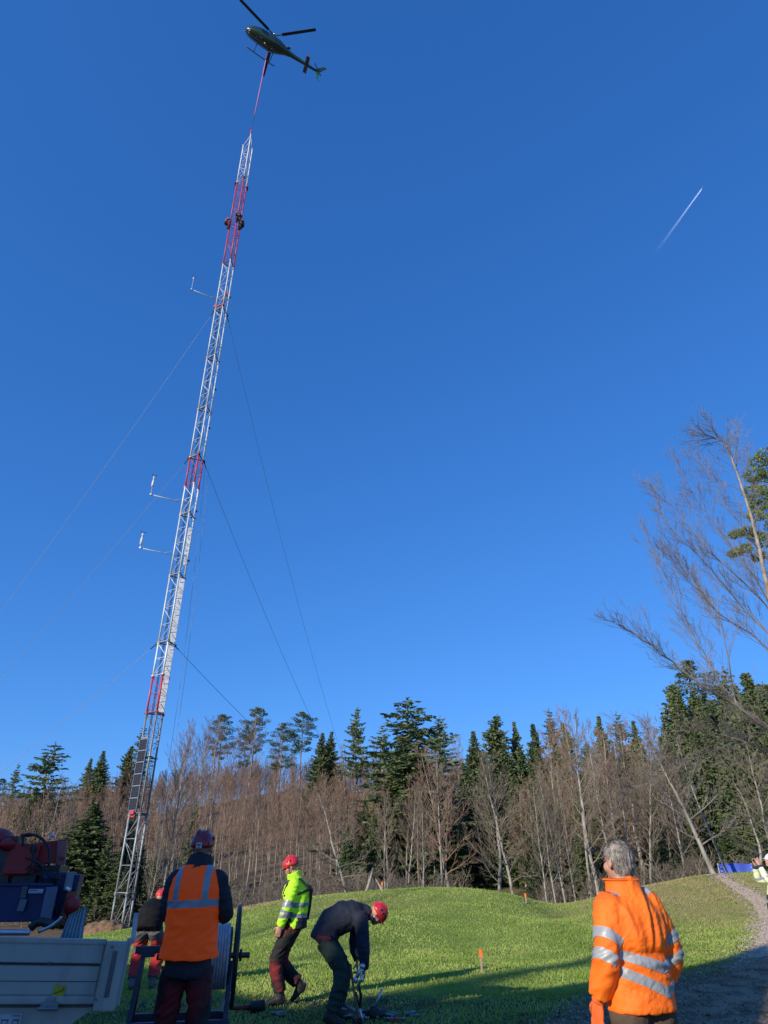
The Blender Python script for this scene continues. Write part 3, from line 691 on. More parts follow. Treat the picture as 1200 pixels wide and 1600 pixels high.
def grass():
    g = np.random.default_rng(8); n = 330000
    d = 9.4 + 22 * g.random(n) ** 1.35; px = g.uniform(120, 1240, n); x = (px - 600) / 1190 * d; y = d
    keep = np.ones(n, bool)
    def inside(poly):
        c = np.zeros(n, bool); j = len(poly) - 1
        for i in range(len(poly)):
            xi, yi = poly[i]; xj, yj = poly[j]
            cc = ((yi > y) != (yj > y)) & (x < (xj - xi) * (y - yi) / (yj - yi + 1e-9) + xi); c ^= cc; j = i
        return c
    keep &= ~inside([(a + .12, b) for a, b in PATH_L] + [(a - .1, b) for a, b in PATH_R][::-1])
    keep &= ~inside([(1.5, 7.0), (2.2, 9.5), (3.2, 11.5), (4.4, 12.8), (5.8, 13.7), (7.2, 14.4), (12, 15.0), (14, 2)])
    keep &= (y > 11.6 + .3 * np.sin(x * 1.7)) | (g.random(n) < .35)
    x, y = x[keep], y[keep]; n = len(x); z = heights(np.column_stack([x, y])) - .01
    patch = .6 + .5 * np.sin(x * 1.3 + np.sin(y * .9) * 2) * np.cos(y * 1.1 + x * .4)
    h = g.uniform(.018, .048, n) * (.75 + .5 * patch); h[g.random(n) < .03] *= 2.0
    a = g.uniform(0, 6.283, n); w = g.uniform(.005, .011, n) * (1 + y / 30); lx = g.normal(0, .35, n) * h; ly = g.normal(0, .35, n) * h
    v = np.empty((n, 3, 3)); v[:, 0] = np.column_stack([x - np.cos(a) * w, y - np.sin(a) * w, z]); v[:, 1] = np.column_stack([x + np.cos(a) * w, y + np.sin(a) * w, z]); v[:, 2] = np.column_stack([x + lx, y + ly, z + h])
    me = bpy.data.meshes.new('grass'); me.vertices.add(3 * n); me.vertices.foreach_set('co', v.astype(np.float32).ravel())
    me.loops.add(3 * n); me.loops.foreach_set('vertex_index', np.arange(3 * n, dtype=np.int32)); me.polygons.add(n)
    me.polygons.foreach_set('loop_start', np.arange(0, 3 * n, 3, dtype=np.int32))
    dm = 1.1 * np.exp(-(((x - 10) / 3.4) ** 2 + ((y - 26) / 5.5) ** 2)) + 1.5 * np.exp(-(((x + 5.3) / 2.3) ** 2 + ((y - 28.8) / 1.6) ** 2)) + .35 * np.exp(-(((x + 1) / 2.5) ** 2 + ((y - 25) / 2.2) ** 2)) + .10
    me.polygons.foreach_set('material_index', (g.random(n) < dm * .95).astype(np.int32)); me.update(calc_edges=True)
    o = link_mesh('grass', me, [mat('grass blades', (.235, .35, .05), .8, 0, (.42, .52, .11), .8, trans=.3, contrast=(.4, .6)), mat('dry grass blades', (.46, .37, .18), .85, 0, (.34, .31, .11), 2, trans=.25)])
    me.polygons.foreach_set('material_index', (g.random(n) < dm * .95).astype(np.int32))
    tag(o, 'short green meadow grass with drier tufts on the bank', 'grass', kind='stuff')
grass()

def fallen_leaves():
    g = np.random.default_rng(5); n = 2600; d = 9.6 + 21 * g.random(n) ** 1.3; px = np.where(g.random(n) < .35, g.normal(1060, 70, n), g.uniform(200, 1200, n)); x = (px - 600) / 1190 * d; y = d; z = heights(np.column_stack([x, y])) + g.uniform(.02, .05, n)
    s = g.uniform(.015, .035, n); v = np.empty((n, 4, 3)); a0 = g.uniform(0, 6.28, n)
    for i in range(4): v[:, i] = np.column_stack([x + np.cos(a0 + i * 1.57) * s * (1, .6)[i % 2], y + np.sin(a0 + i * 1.57) * s * (1, .6)[i % 2], z + g.uniform(-.4, .8, n) * s])
    me = bpy.data.meshes.new('leaves'); me.from_pydata(v.reshape(-1, 3).tolist(), [], (np.arange(n)[:, None] * 4 + np.arange(4)[None]).tolist()); me.update()
    o = link_mesh('leaves', me, mat('fallen leaf', (.36, .20, .09), .8, 0, (.20, .11, .05), 3)); tag(o, 'fallen brown leaves scattered over the meadow', 'leaves', kind='stuff')
fallen_leaves()
# ---------------------------------------------------------------- mast
MX, MY = -14.6, 42.65; MZ = H(MX, MY) - .05
n0 = V3((-MX, -MY, 0)).normalized(); r0 = V3((-n0.y, n0.x, 0)); UP = V3((0, 0, 1)); MR = .575
LEG = [r0 * MR * math.sin(R(a)) + n0 * MR * math.cos(R(a)) for a in (7, 127, -113)]     # near, right, left
mast = empty('lattice_mast', (MX, MY, 0)); tag(mast, 'tall slender guyed lattice mast of grey, white and red sections with solar panels', 'mast')
def lattice(name, z0, z1, m, parent, label=None, leg_r=.062, bay=1.35, ladder=True, offs=V3((0, 0, 0)), ext=None, br=.018):
    b = MB(); n = max(1, round((z1 - z0) / bay)); dz = (z1 - z0) / n
    for k, l in enumerate(LEG):
        b.tube([l + offs + UP * (z0 + .04), l + offs + UP * (z1 - .04)], leg_r, 8)
        for zz in (z0 + .045, z1 - .045): b.tube([l + offs + UP * (zz - .035), l + offs + UP * (zz + .035)], leg_r * 1.75, 8)
    for i in range(n):
        za, zb = z0 + i * dz + .07, z0 + (i + 1) * dz - .03
        for k in range(3):
            p, q = LEG[k] + offs, LEG[(k + 1) % 3] + offs
            b.tube([p + UP * za, q + UP * za], br, 5)
            if (i + k) % 2: p, q = q, p
            b.tube([p + UP * (za + .03), q + UP * zb], br, 5)
    if ladder and z1 < 15:
        c = (LEG[0] + LEG[1]) * .32 + offs
        for s in (-.16, .16): b.tube([c + r0 * s + UP * z0, c + r0 * s + UP * z1], .011, 4)
        for i in range(int((z1 - z0) / .3)): b.tube([c - r0 * .16 + UP * (z0 + .15 + .3 * i), c + r0 * .16 + UP * (z0 + .15 + .3 * i)], .011, 4)
    o = b.build(name, m, parent, smooth=True)
    if label: o['label'] = label
    return o
for z0, z1, m, lb in [(MZ, .32, GALVD, 'dark lowest section'), (.32, 4.4, mat('shade toned galvanised steel', (.42, .45, .46), .5, .15, (.26, .28, .29), 3), 'grey section below the solar panels'), (4.4, 10.26, GALVD, 'grey section carrying the solar panels'), (10.26, 12.63, MRED, 'lowest red section'), (12.63, 14.87, MWHITE, 'white section below the lowest guy wires'),  # section below the panels toned darker for shade at the mast foot
                      (14.87, 19.76, GALV, None), (19.76, 24.65, GALV, None), (24.65, 27.15, MWHITE, 'white section under the middle red one'), (27.15, 29.77, MRED, 'middle red section'), (29.77, 34.45, GALV, None), (34.45, 39.9, GALV, None),
                      (39.9, 45.56, GALV, None), (45.56, 51.6, GALV, 'grey section with the top guy wires'), (51.6, 57.2, MRED, 'uppermost fixed red section')]:
    lattice('mast_section', z0, z1, m, mast, lb)
b = MB(); b.box((0, 0, MZ - .1), (1.9, 1.9, .3), bev=.04); b.build('base_slab', mat('concrete', (.36, .35, .33), .9), mast)
# platforms / joint collars
for z, k in [(0.32, 0), (4.4, 0), (7.6, 0), (10.26, 0), (14.87, 1), (19.76, 0), (24.65, 0), (29.77, 1), (34.45, 0), (39.9, 0), (45.56, 1), (51.6, 0)]:
    b = MB()
    for i in range(3):
        p, q = LEG[i], LEG[(i + 1) % 3]; b.bar(p + UP * z, q + UP * z, .05, .06)
        b.box(p * 1.06 + UP * z, (.20, .20, .03))
        if k: b.box(p * 1.25 + UP * z, (.12, .12, .18))
    b.build('collar', DARK, mast)
# cable cover plates inside the right-hand face
for z0, z1, w in [(10.35, 14.75, .40), (14.95, 19.6, .42), (20.6, 21.3, .16), (21.4, 23.6, .24)]:
    c = r0 * .30 + n0 * .12; b = MB(); M = Matrix((r0, n0 * -1, UP)).transposed()
    b.box(c + UP * (z0 + z1) / 2, (w, .05, z1 - z0), M, bev=.012)
    for i in range(int((z1 - z0) / .6)): b.box(c + UP * (z0 + .3 + i * .6) + n0 * .03, (w + .02, .02, .03), M)
    b.build('cable_cover', mat('white sheet', (.78, .79, .80), .4), mast)
# cables running down
b = MB(); c = (LEG[0] + LEG[2]) * .4
for i, s in enumerate((-.05, 0, .05)): b.tube([c + r0 * s + UP * (MZ + 1), c + r0 * s + UP * 46], .016, 4)
b.build('signal_cable', DARK, mast)
# solar panels
ax = (LEG[0] - LEG[2]).normalized(); on = ax.cross(UP); on = on if on.dot(n0) > 0 else -on; M = Matrix((ax, on, UP)).transposed()
for i in range(6):
    zc = 4.95 + i * .675; c = LEG[2].lerp(LEG[0], .36) + on * .13 + UP * zc
    b = MB(); b.box(c, (.72, .03, .63), M)
    pn = b.build('solar_panel', PVBLACK, mast)
    fr = MB()
    for s in (-1, 1):
        fr.box(c + ax * s * .37, (.022, .045, .66), M); fr.box(c + UP * s * .325, (.76, .045, .022), M)
    fr.build('frame', ALU, pn)
    gl = MB()
    for s in range(1, 6): gl.box(c + ax * (-.36 + s * .12) + on * .0165, (.006, .004, .59), M)
    for s in range(1, 6): gl.box(c + UP * (-.30 + s * .1) + on * .0165, (.71, .004, .006), M)
    gl.build('grid_line', mat('cell line', (.16, .17, .2), .4), pn)
b = MB(); c = LEG[2].lerp(LEG[0], .36) + on * .1
for s in (-.2, .2): b.box(c + ax * s + UP * 6.6 - on * .04, (.04, .04, 4.6), M)
for z in (4.55, 8.75): b.box(c + UP * z - on * .02, (.66, .04, .05), M)
b.build('panel_rail', ALU, mast)
b = MB(); b.box(LEG[2].lerp(LEG[0], .42) + on * .1 + UP * 4.5, (.34, .16, .2), M, bev=.02); b.box(LEG[2].lerp(LEG[0], .42) + on * .1 + UP * 4.28, (.5, .14, .06), M); b.build('junction_box', MRED, mast)
# instrument booms
LG = mat('light grey tube', (.62, .66, .68), .5, .1)
def boom(z, L, up, parent, thick=.03, head=1):
    d = (-r0 * .97 + n0 * .22).normalized(); a = LEG[2] + UP * z; e = a + d * L
    b = MB(); b.tube([a - d * .5, e], [thick, thick * .8], 8); b.tube([a + UP * .35, a.lerp(e, .3)], .012, 5); o = b.build('boom', LG, parent, True)
    b = MB(); b.tube([e - UP * .05, e + UP * up], .018, 6); b.box(e, (.12, .12, .12)); b.build('upright', LG, o)
    b = MB(); t = e + UP * up
    b.tube([t, t + UP * .12], [.045, .06], 10); b.tube([t + UP * .12, t + UP * .30 * head], [.06, .07], 10)
    if head > 1: b.tube([t - UP * .5, t], .09, 10)
    an = b.build('anemometer', mat('white plastic', (.75, .75, .75), .4), o, True)
    b = MB(); q = t + UP * (.33 * head)
    for i in range(3):
        w = V3((math.cos(i * 2.09), math.sin(i * 2.09), 0)); b.tube([q, q + w * .15], .012, 4); b.ell(q + w * .17, (.045, .045, .045), nu=8, nv=6)
    b.build('cup_rotor', BLACK, an) if False else b.build('wind_cup', BLACK, o)
boom(46.9, 2.35, 1.25, mast, .042); boom(25.75, 2.35, 1.15, mast, .045, 1.4); boom(21.4, 2.35, .75, mast, .04, 1.4)
# red fittings near the top guys
for zc, off in [(46.2, LEG[2] * 1.15), (45.95, LEG[0] * .9), (47.6, (LEG[0] + LEG[1]) * .5), (46.9, LEG[0] * .4)]:
    b = MB(); b.box(off + UP * zc, (.12, .12, .55), Matrix.Rotation(.3, 3, 'Y')); b.bar(off + UP * (zc - .2), LEG[0] + UP * (zc - .35), .07); b.build('lifting_bracket', mat('orange red paint', (.6, .09, .05), .5), mast)
for z in (15.0 + 6.2, 25.3, 47.8, 33, 37): 
    b = MB(); b.box(LEG[1] * 1.2 + UP * z, (.16, .12, .12)); b.build('clamp', DARK, mast)
# guy wires
def guy(k, z, end, sag, m, r=.016):
    a = LEG[k] * 1.2 + UP * z; e = V3(end) - mast.location; n = 26
    pts = [a.lerp(e, i / n) - UP * sag * 4 * (i / n) * (1 - i / n) for i in range(n + 1)]
    b = MB(); b.tube(pts, r, 4); o = b.build('guy_wire', m, mast)
    b = MB(); d = (pts[1] - pts[0]).normalized(); b.tube([a, a + d * .55], .035, 6); b.build('turnbuckle', DARK, o)
GL = mat('bright guy wire', (.62, .64, .66), .4, .3); GD = mat('dark guy wire', (.16, .18, .21), .5, .3)
AL = V3((-43, 51.3, -6)); AR = V3((-3, 106, H(-3, 106)))
guy(2, 45.5, AL, 1.2, GL); guy(2, 29.7, AL, .7, GL); guy(2, 14.85, AL, .35, GL)
guy(1, 45.5, AR, 2.6, GD, .015); guy(1, 29.7, AR, 1.6, GD, .017); guy(1, 14.85, AR, .9, GD, .02)
# hoist ropes with a pulley block near the ground
hb = P(228, 1425, 43)
hr = empty('hoist_rope', (hb.x, hb.y, 0)); tag(hr, 'long hoist ropes hanging beside the mast down to a small pulley block', 'rope')
topr = V3((MX, MY, 29.6)) + LEG[1] * 1.5
for s, tz in ((0, 0), (.6, -.4)):
    b = MB(); a = topr + r0 * s * .5 + UP * tz; e = hb + r0 * s * .35 + UP * .35; n = 14
    b.tube([a.lerp(e, i / n) + r0 * .25 * math.sin(math.pi * i / n) for i in range(n + 1)], .010, 4); b.build('rope', mat('pale rope', (.36, .34, .31), .8), hr, origin=hr.location)
b = MB(); b.box(hb + UP * .2, (.22, .16, .42), bev=.04); b.tube([hb - V3((0, .12, 0)), hb + V3((0, .12, 0))], .14, 14); b.tube([hb, V3((hb.x, hb.y, H(hb.x, hb.y)))], .03, 6); b.build('pulley_block', ALU, hr, origin=hr.location)
b = MB(); e = P(226, 1440, 43); b.tube([V3((hb.x - .2, 43, H(hb.x, 43))), V3((hb.x - .05, 43, hb.z - .05))], .06, 6); b.build('anchor_post', MRED, hr, origin=hr.location)

# the top section hanging from the helicopter
top = empty('mast_section', (MX, MY, 0)); tag(top, 'red and white top section of the mast being set down from the helicopter line', 'mast section')
lattice('red_lattice', 57.24, 63.66, MRED, top, 'red lower half'); lattice('white_lattice', 63.66, 70.0, MWHITE, top, 'white upper half', ladder=False)
b = MB(); hk = LEG[0] * .75 + UP * 71.6
for l in LEG: b.tube([l + UP * 69.95, hk - UP * .5], .035, 6)
b.tube([LEG[0] + UP * 69.9, hk], .05, 6); b.build('lifting_frame', MWHITE, top, True)
b = MB(); b.tube([hk - UP * .25, hk + UP * .2], .09, 8); b.ell(hk + UP * .3, (.13, .07, .16)); b.build('lifting_hook', MRED, top, True)
for l in LEG:
    b = MB(); b.box(l * 1.22 + UP * 63.6, (.16, .16, .22)); b.box(l * 1.3 + UP * 63.35, (.09, .09, .3)); b.build('joint_clamp', DARK, top)

# ---------------------------------------------------------------- helicopter
HB = ray(429, 56); HT = .0795; HUB = V3((HB[0] * HT, HB[1] * HT, HB[2] * HT + EYE)); SC = .95
hd, pt, rl = R(206), R(18), R(-20)
fw = V3((math.cos(hd) * math.cos(pt), math.sin(hd) * math.cos(pt), math.sin(pt))); rt0 = V3((math.sin(hd), -math.cos(hd), 0)); up0 = rt0.cross(fw)
upv = up0 * math.cos(rl) + rt0 * math.sin(rl); rtv = rt0 * math.cos(rl) - up0 * math.sin(rl); lfv = -rtv
heli = bpy.data.objects.new('helicopter', None); COL.objects.link(heli); tag(heli, 'dark green helicopter hovering above the mast with a load line under its belly', 'helicopter')
MH = Matrix((fw, lfv, upv)).transposed().to_4x4(); heli.matrix_world = Matrix.Translation(HUB) @ MH @ Matrix.Scale(SC, 4)
HG = mat('dark green paint', (.025, .055, .045), .28, .1, (.02, .045, .038), 2, coat=.5); HGL = mat('bright green paint', (.03, .28, .09), .3, 0, (.02, .2, .06), 2)
HW = mat('pale nose paint', (.55, .58, .56), .3, 0, (.5, .52, .5), 2); GLS = mat('tinted glass', (.01, .015, .02), .06, 0, (.015, .02, .025), 2, spec=.8)
X_, Y_, Z_ = V3((1, 0, 0)), V3((0, 1, 0)), V3((0, 0, 1))
def st(x, z, w, h): return (V3((x, 0, z)), Y_ * w, Z_ * h)
ST = [st(3.32, -1.78, .06, .05), st(3.2, -1.76, .30, .26), st(2.9, -1.70, .58, .48), st(2.4, -1.58, .80, .66), st(1.7, -1.45, .92, .82), st(.8, -1.40, .95, .90), st(0, -1.38, .94, .90), st(-.8, -1.33, .86, .82), st(-1.5, -1.22, .66, .62), st(-2.2, -1.08, .42, .42), st(-3.0, -.98, .26, .29), st(-5, -.85, .18, .20), st(-7.0, -.72, .11, .13)]
def tri(S, n=3):
    out = []
    for i in range(len(S) - 1):
        a, b_ = S[i], S[i + 1]
        for f in range(n): t = f / n; out.append(tuple(a[k].lerp(b_[k], t) for k in range(3)))
    return out + [S[-1]]
b = MB(); b.loft(ST, 28, sq=.8); fus = b.build('fuselage', HG, heli, True)
b = MB(); b.loft([(V3((1.1, 0, -.62)), Y_ * .15, Z_ * .08), (V3((.8, 0, -.52)), Y_ * .45, Z_ * .22), (V3((0, 0, -.48)), Y_ * .5, Z_ * .28), (V3((-1.0, 0, -.52)), Y_ * .45, Z_ * .27), (V3((-1.9, 0, -.62)), Y_ * .28, Z_ * .2), (V3((-2.2, 0, -.66)), Y_ * .2, Z_ * .14)], 18); b.build('engine_cowling', HG, heli, True)
b = MB(); b.tube([V3((-1.9, .12, -.5)), V3((-2.5, .2, -.42))], .13, 10); b.build('exhaust', BLACK, heli, True)
def band(src, planes, off, name, m, parent, smooth=True, cut=None):
    bm = bmesh.new(); bm.from_mesh(src)
    for co, no in planes:
        bmesh.ops.bisect_plane(bm, geom=bm.verts[:] + bm.edges[:] + bm.faces[:], plane_co=co, plane_no=no, clear_outer=True)
    if not bm.verts: bm.free(); return None
    # keep the one connected piece
    seen = set(); best = []
    for v0 in bm.verts:
        if v0 in seen: continue
        st_ = [v0]; isl = []; seen.add(v0)
        while st_:
            v = st_.pop(); isl.append(v)
            for ed in v.link_edges:
                o_ = ed.other_vert(v)
                if o_ not in seen: seen.add(o_); st_.append(o_)
        if len(isl) > len(best): best = isl
    keep_ = set(best); bmesh.ops.delete(bm, geom=[v for v in bm.verts if v not in keep_], context='VERTS')
    bm.normal_update()
    mv = [(v, v.normal.copy()) for v in bm.verts]
    for v, nn in mv: v.co += nn * off
    me = bpy.data.meshes.new(name); bm.to_mesh(me); bm.free()
    if not len(me.polygons): return None
    return link_mesh(name, me, m, parent, smooth)
fm = fus.data
o = band(fm, [(V3((2.62, 0, 0)), -X_), (V3((0, 0, -1.95)), -Z_)], .012, 'nose_panel', HW, heli)
for s in (-1, 1):
    S_ = V3((0, s, 0))
    band(fm, [(V3((0, .12 * s, 0)), -S_), (V3((2.6, 0, 0)), X_), (V3((1.75, 0, 0)), -X_), (V3((0, 0, -1.75)), -Z_)], .014, 'windscreen', GLS, heli)
    band(fm, [(V3((0, .3 * s, 0)), -S_), (V3((1.6, 0, 0)), X_), (V3((.75, 0, 0)), -X_), (V3((0, 0, -1.6)), -Z_), (V3((0, 0, -.85)), Z_)], .014, 'door_window', GLS, heli)
    band(fm, [(V3((0, .3 * s, 0)), -S_), (V3((.6, 0, 0)), X_), (V3((-.2, 0, 0)), -X_), (V3((0, 0, -1.55)), -Z_), (V3((0, 0, -.85)), Z_)], .014, 'cabin_window', GLS, heli)
    band(fm, [(V3((0, .3 * s, 0)), -S_), (V3((-.45, 0, 0)), X_), (V3((-1.25, 0, 0)), -X_), (V3((0, 0, -1.62)), -Z_), (V3((0, 0, -1.0)), Z_)], .012, 'green_panel', HGL, heli)
    # landing skid
    b = MB(); y = 1.08 * s
    b.tube([V3((2.5, y, -2.85)), V3((2.2, y, -3.02)), V3((1.6, y, -3.05)), V3((-1.4, y, -3.05)), V3((-1.7, y, -3.0))], .06, 8)
    b.build('landing_skid', DARK, heli, True)
for x in (1.35, -.9):
    b = MB(); b.tube([V3((x, -1.08, -3.03)), V3((x, -.95, -2.6)), V3((x, -.5, -2.2)), V3((x, .5, -2.2)), V3((x, .95, -2.6)), V3((x, 1.08, -3.03))], .05, 7); b.build('skid_strut', DARK, heli, True)
b = MB(); b.box((-5.15, 0, -.83), (.5, 2.6, .05), bev=.02); b.build('tail_plane', HG, heli)
for s in (-1, 1): b = MB(); b.box((-5.15, 1.34 * s, -.83), (.52, .08, .09), bev=.02); b.build('tail_plane_tip', mat('red marking', (.6, .05, .04), .4), heli)
def fin(pts, m, name):
    b = MB(); th = .05
    b.add([V3((x, th * s, z)) for s in (-1, 1) for x, z in pts], [tuple(range(len(pts))), tuple(range(2 * len(pts) - 1, len(pts) - 1, -1))] + [(i, len(pts) + i, len(pts) + (i + 1) % len(pts), (i + 1) % len(pts)) for i in range(len(pts))]); return b.build(name, m, heli)
fin([(-6.3, -.70), (-7.0, -.75), (-7.55, .45), (-7.2, .5)], HG, 'upper_fin'); fin([(-6.5, -.8), (-7.0, -.8), (-7.3, -1.55), (-7.0, -1.6)], HGL, 'lower_fin')
b = MB(); b.tube([V3((-7.38, 0, .5)), V3((-7.38, 0, .62))], .07, 8); b.build('tail_light', mat('red tail light', (.8, .1, .08), .4), heli)
b = MB(); b.box((-6.72, .28, -.7), (.16, .03, 1.85), Matrix.Rotation(.9, 3, 'Y'), bev=.01); b.tube([V3((-6.72, 0, -.7)), V3((-6.72, .32, -.7))], .06, 8); b.build('tail_rotor', DARK, heli)
b = MB(); b.tube([V3((-6.9, 0, -.9)), V3((-7.3, 0, -1.75)), V3((-7.6, 0, -1.8))], .025, 6); b.build('tail_skid', DARK, heli)
b = MB(); b.tube([V3((0, 0, -.35)), V3((0, 0, .1))], .09, 10); b.ell((0, 0, .03), (.28, .28, .10)); b.build('rotor_head', ALU, heli, True)
for p in [(2.6, .5, -2.05), (2.6, -.5, -2.05), (.3, .45, -2.3)]:
    b = MB(); b.ell(p, (.12, .12, .08)); b.build('landing_light', mat('lamp glass', (.8, .8, .75), .15), heli, True)
b = MB(); b.box((-.3, 0, -2.4), (.25, .25, .25), bev=.03); b.tube([V3((-.3, .3, -2.2)), V3((-.3, 0, -2.5)), V3((-.3, -.3, -2.2))], .03, 6); b.build('cargo_hook', DARK, heli)
b = MB(); b.box((.9, .9, -2.45), (.5, .35, .25), bev=.05); b.build('belly_mirror', DARK, heli)
b = MB(); b.tube([V3((3.2, .25, -1.9)), V3((3.75, .3, -1.95))], .02, 5); b.tube([V3((3.2, -.1, -1.95)), V3((3.7, -.25, -2.05))], .02, 5); b.build('nose_probe', ALU, heli)
inv = MH.to_3x3().inverted()
for az in (353, 115, 227):
    d = (inv @ V3((math.cos(R(az)), math.sin(R(az)), .02))).normalized(); u = (inv @ Z_).normalized(); y = u.cross(d).normalized()
    b = MB(); M = Matrix((d, y, u)).transposed()
    b.tube([d * .1, d * 1.05], .075, 6); b.box(d * 3.25, (4.5, .36, .035), M, bev=.012); bl = b.build('rotor_blade', DARK, heli)
# load line
top_w = V3((MX, MY, 0)) + hk + UP * .4; bot_w = heli.matrix_world @ V3((-.3, 0, -2.5))
ln = empty('load_line', tuple(top_w)); tag(ln, 'pink load line stretched between the helicopter belly and the top of the mast section', 'line')
MAG = mat('pink rope', (.75, .22, .42), .6)
def seg(name, a, c, r, m): b = MB(); b.tube([top_w.lerp(bot_w, a), top_w.lerp(bot_w, c)], r, 7); return b.build(name, m, ln, True, origin=ln.location)
seg('lower_sling', 0, .17, .02, DARK); seg('rope', .17, .86, .055, MAG); seg('upper_sling', .86, 1, .05, mat('dark red webbing', (.25, .03, .04), .7))

# ---------------------------------------------------------------- airliner and its trail
pa = P(1098, 293, 6800); pb = P(1022, 398, 9200); dd = (pa - pb).normalized(); sdv = dd.cross(UP).normalized()
pl = empty('airliner', tuple(pa)); tag(pl, 'tiny white airliner at the upper end of the vapour trail', 'airplane')
MP = mat('airliner white', (.85, .86, .88), .35)
b = MB(); b.tube([pa - dd * 30, pa - dd * 22, pa + dd * 24, pa + dd * 32], [.8, 3, 3, .6], 10); b.build('fuselage', MP, pl, True, origin=pl.location)
for s in (-1, 1):
    b = MB(); b.bar(pa + dd * 6, pa - dd * 12 + sdv * 30 * s, .8, 6, up=dd); b.build('wing', MP, pl, origin=pl.location)
    b = MB(); b.bar(pa - dd * 24, pa - dd * 31 + sdv * 10 * s, .6, 4, up=dd); b.build('tailplane', MP, pl, origin=pl.location)
b = MB(); b.bar(pa - dd * 24, pa - dd * 30 + UP * 9, .6, 5, up=dd); b.build('fin', MP, pl, origin=pl.location)
def trail_mat():
    m = bpy.data.materials.new('vapour'); m.use_nodes = True; N = m.node_tree.nodes; L = m.node_tree.links; N.clear()
    out = N.new('ShaderNodeOutputMaterial'); df = N.new('ShaderNodeBsdfTranslucent'); df.inputs[0].default_value = (.95, .97, 1, 1); d2 = N.new('ShaderNodeBsdfDiffuse'); d2.inputs[0].default_value = (.95, .97, 1, 1)
    a = N.new('ShaderNodeAddShader'); L.new(df.outputs[0], a.inputs[0]); L.new(d2.outputs[0], a.inputs[1]); tr = N.new('ShaderNodeBsdfTransparent')
    at = N.new('ShaderNodeAttribute'); at.attribute_name = 'dens'; mx = N.new('ShaderNodeMixShader'); L.new(at.outputs['Fac'], mx.inputs[0]); L.new(tr.outputs[0], mx.inputs[1]); L.new(a.outputs[0], mx.inputs[2]); L.new(mx.outputs[0], out.inputs[0]); return m
tm = trail_mat(); vt = empty('vapour_trail', tuple(pa)); tag(vt, 'thin double white vapour trail fading down to the left in the blue sky', 'vapour trail')
for s in (-1, 1):
    b = MB(); n = 24; pts = [pa.lerp(pb, .02 + .98 * i / n) + sdv * s * (4 + 20 * i / n + 1.5 * math.sin(i * 1.3)) for i in range(n + 1)]
    b.tube(pts, [4 + 1.5 * i / n for i in range(n + 1)], 8, cap=False); me = b.mesh('trail', vt.location)
    at = me.attributes.new('dens', 'FLOAT', 'POINT'); at.data.foreach_set('value', [.30 * (1 - i / n) ** 1.1 for i in range(n + 1) for _ in range(8)])
    link_mesh('trail', me, tm, vt, True)
# ---------------------------------------------------------------- people
def organic(mb, voxel, it=4, disp=None, fac=.6):
    me = mb.mesh('tmp'); ob = bpy.data.objects.new('tmp', me); COL.objects.link(ob)
    m = ob.modifiers.new('r', 'REMESH'); m.mode = 'VOXEL'; m.voxel_size = voxel; m.use_smooth_shade = True
    if it: s = ob.modifiers.new('s', 'SMOOTH'); s.factor = fac; s.iterations = it
    dg = bpy.context.evaluated_depsgraph_get(); dg.update()
    out = bpy.data.meshes.new_from_object(ob.evaluated_get(dg)); bpy.data.objects.remove(ob); bpy.data.meshes.remove(me)
    if disp:
        nn = [v.normal.copy() for v in out.vertices]
        for v, n_ in zip(out.vertices, nn): v.co = v.co + n_ * disp(v.co, n_)
        out.update()
    return out
def ridge(p, f, sc=1.0): return (1 - abs(noise.noise(V3((p.x * f[0], p.y * f[1], p.z * f[2]))) * 2)) * sc
def folds(amp, f=(6, 6, 14), seed=0.0):
    amp *= 1.35
    def g(co, n_):
        q = V3((co.x + seed, co.y - seed, co.z + seed * .3))
        return amp * (ridge(q, f) - .6) + amp * .5 * noise.noise(V3((q.x * 22, q.y * 22, q.z * 26)))
    return g
def basis(yaw=0, pitch=0, roll=0): return Matrix.Rotation(R(yaw), 3, 'Z') @ Matrix.Rotation(R(pitch), 3, 'X') @ Matrix.Rotation(R(roll), 3, 'Y')
def add_head(b, c, M, neck):
    c = V3(c); f = lambda x, y, z: c + M @ V3((x, y, z))
    b.ell(f(0, -.012, .03), (.074, .096, .088), M, 20, 14); b.ell(f(0, .028, -.045), (.056, .062, .062), M, 16, 10)
    b.ell(f(0, .062, -.086), (.030, .026, .022), M, 12, 8); b.ell(f(0, .05, .03), (.060, .044, .03), M, 12, 8)
    b.tube([f(0, .083, .022), f(0, .098, -.002), f(0, .108, -.022)], [.009, .012, .015], 8); b.ell(f(0, .094, -.026), (.019, .014, .009), M, 10, 6)
    b.ell(f(0, .087, -.052), (.024, .012, .006), M, 10, 6); b.ell(f(0, .086, -.062), (.021, .011, .007), M, 10, 6)
    for s in (-1, 1):
        b.ell(f(.079 * s, -.008, -.005), (.011, .020, .033), M, 10, 8); b.ell(f(.045 * s, .05, -.03), (.022, .03, .03), M, 10, 8)
    b.tube([f(0, -.02, -.05), V3(neck) + V3((0, 0, -.02))], [.058, .065], 14)
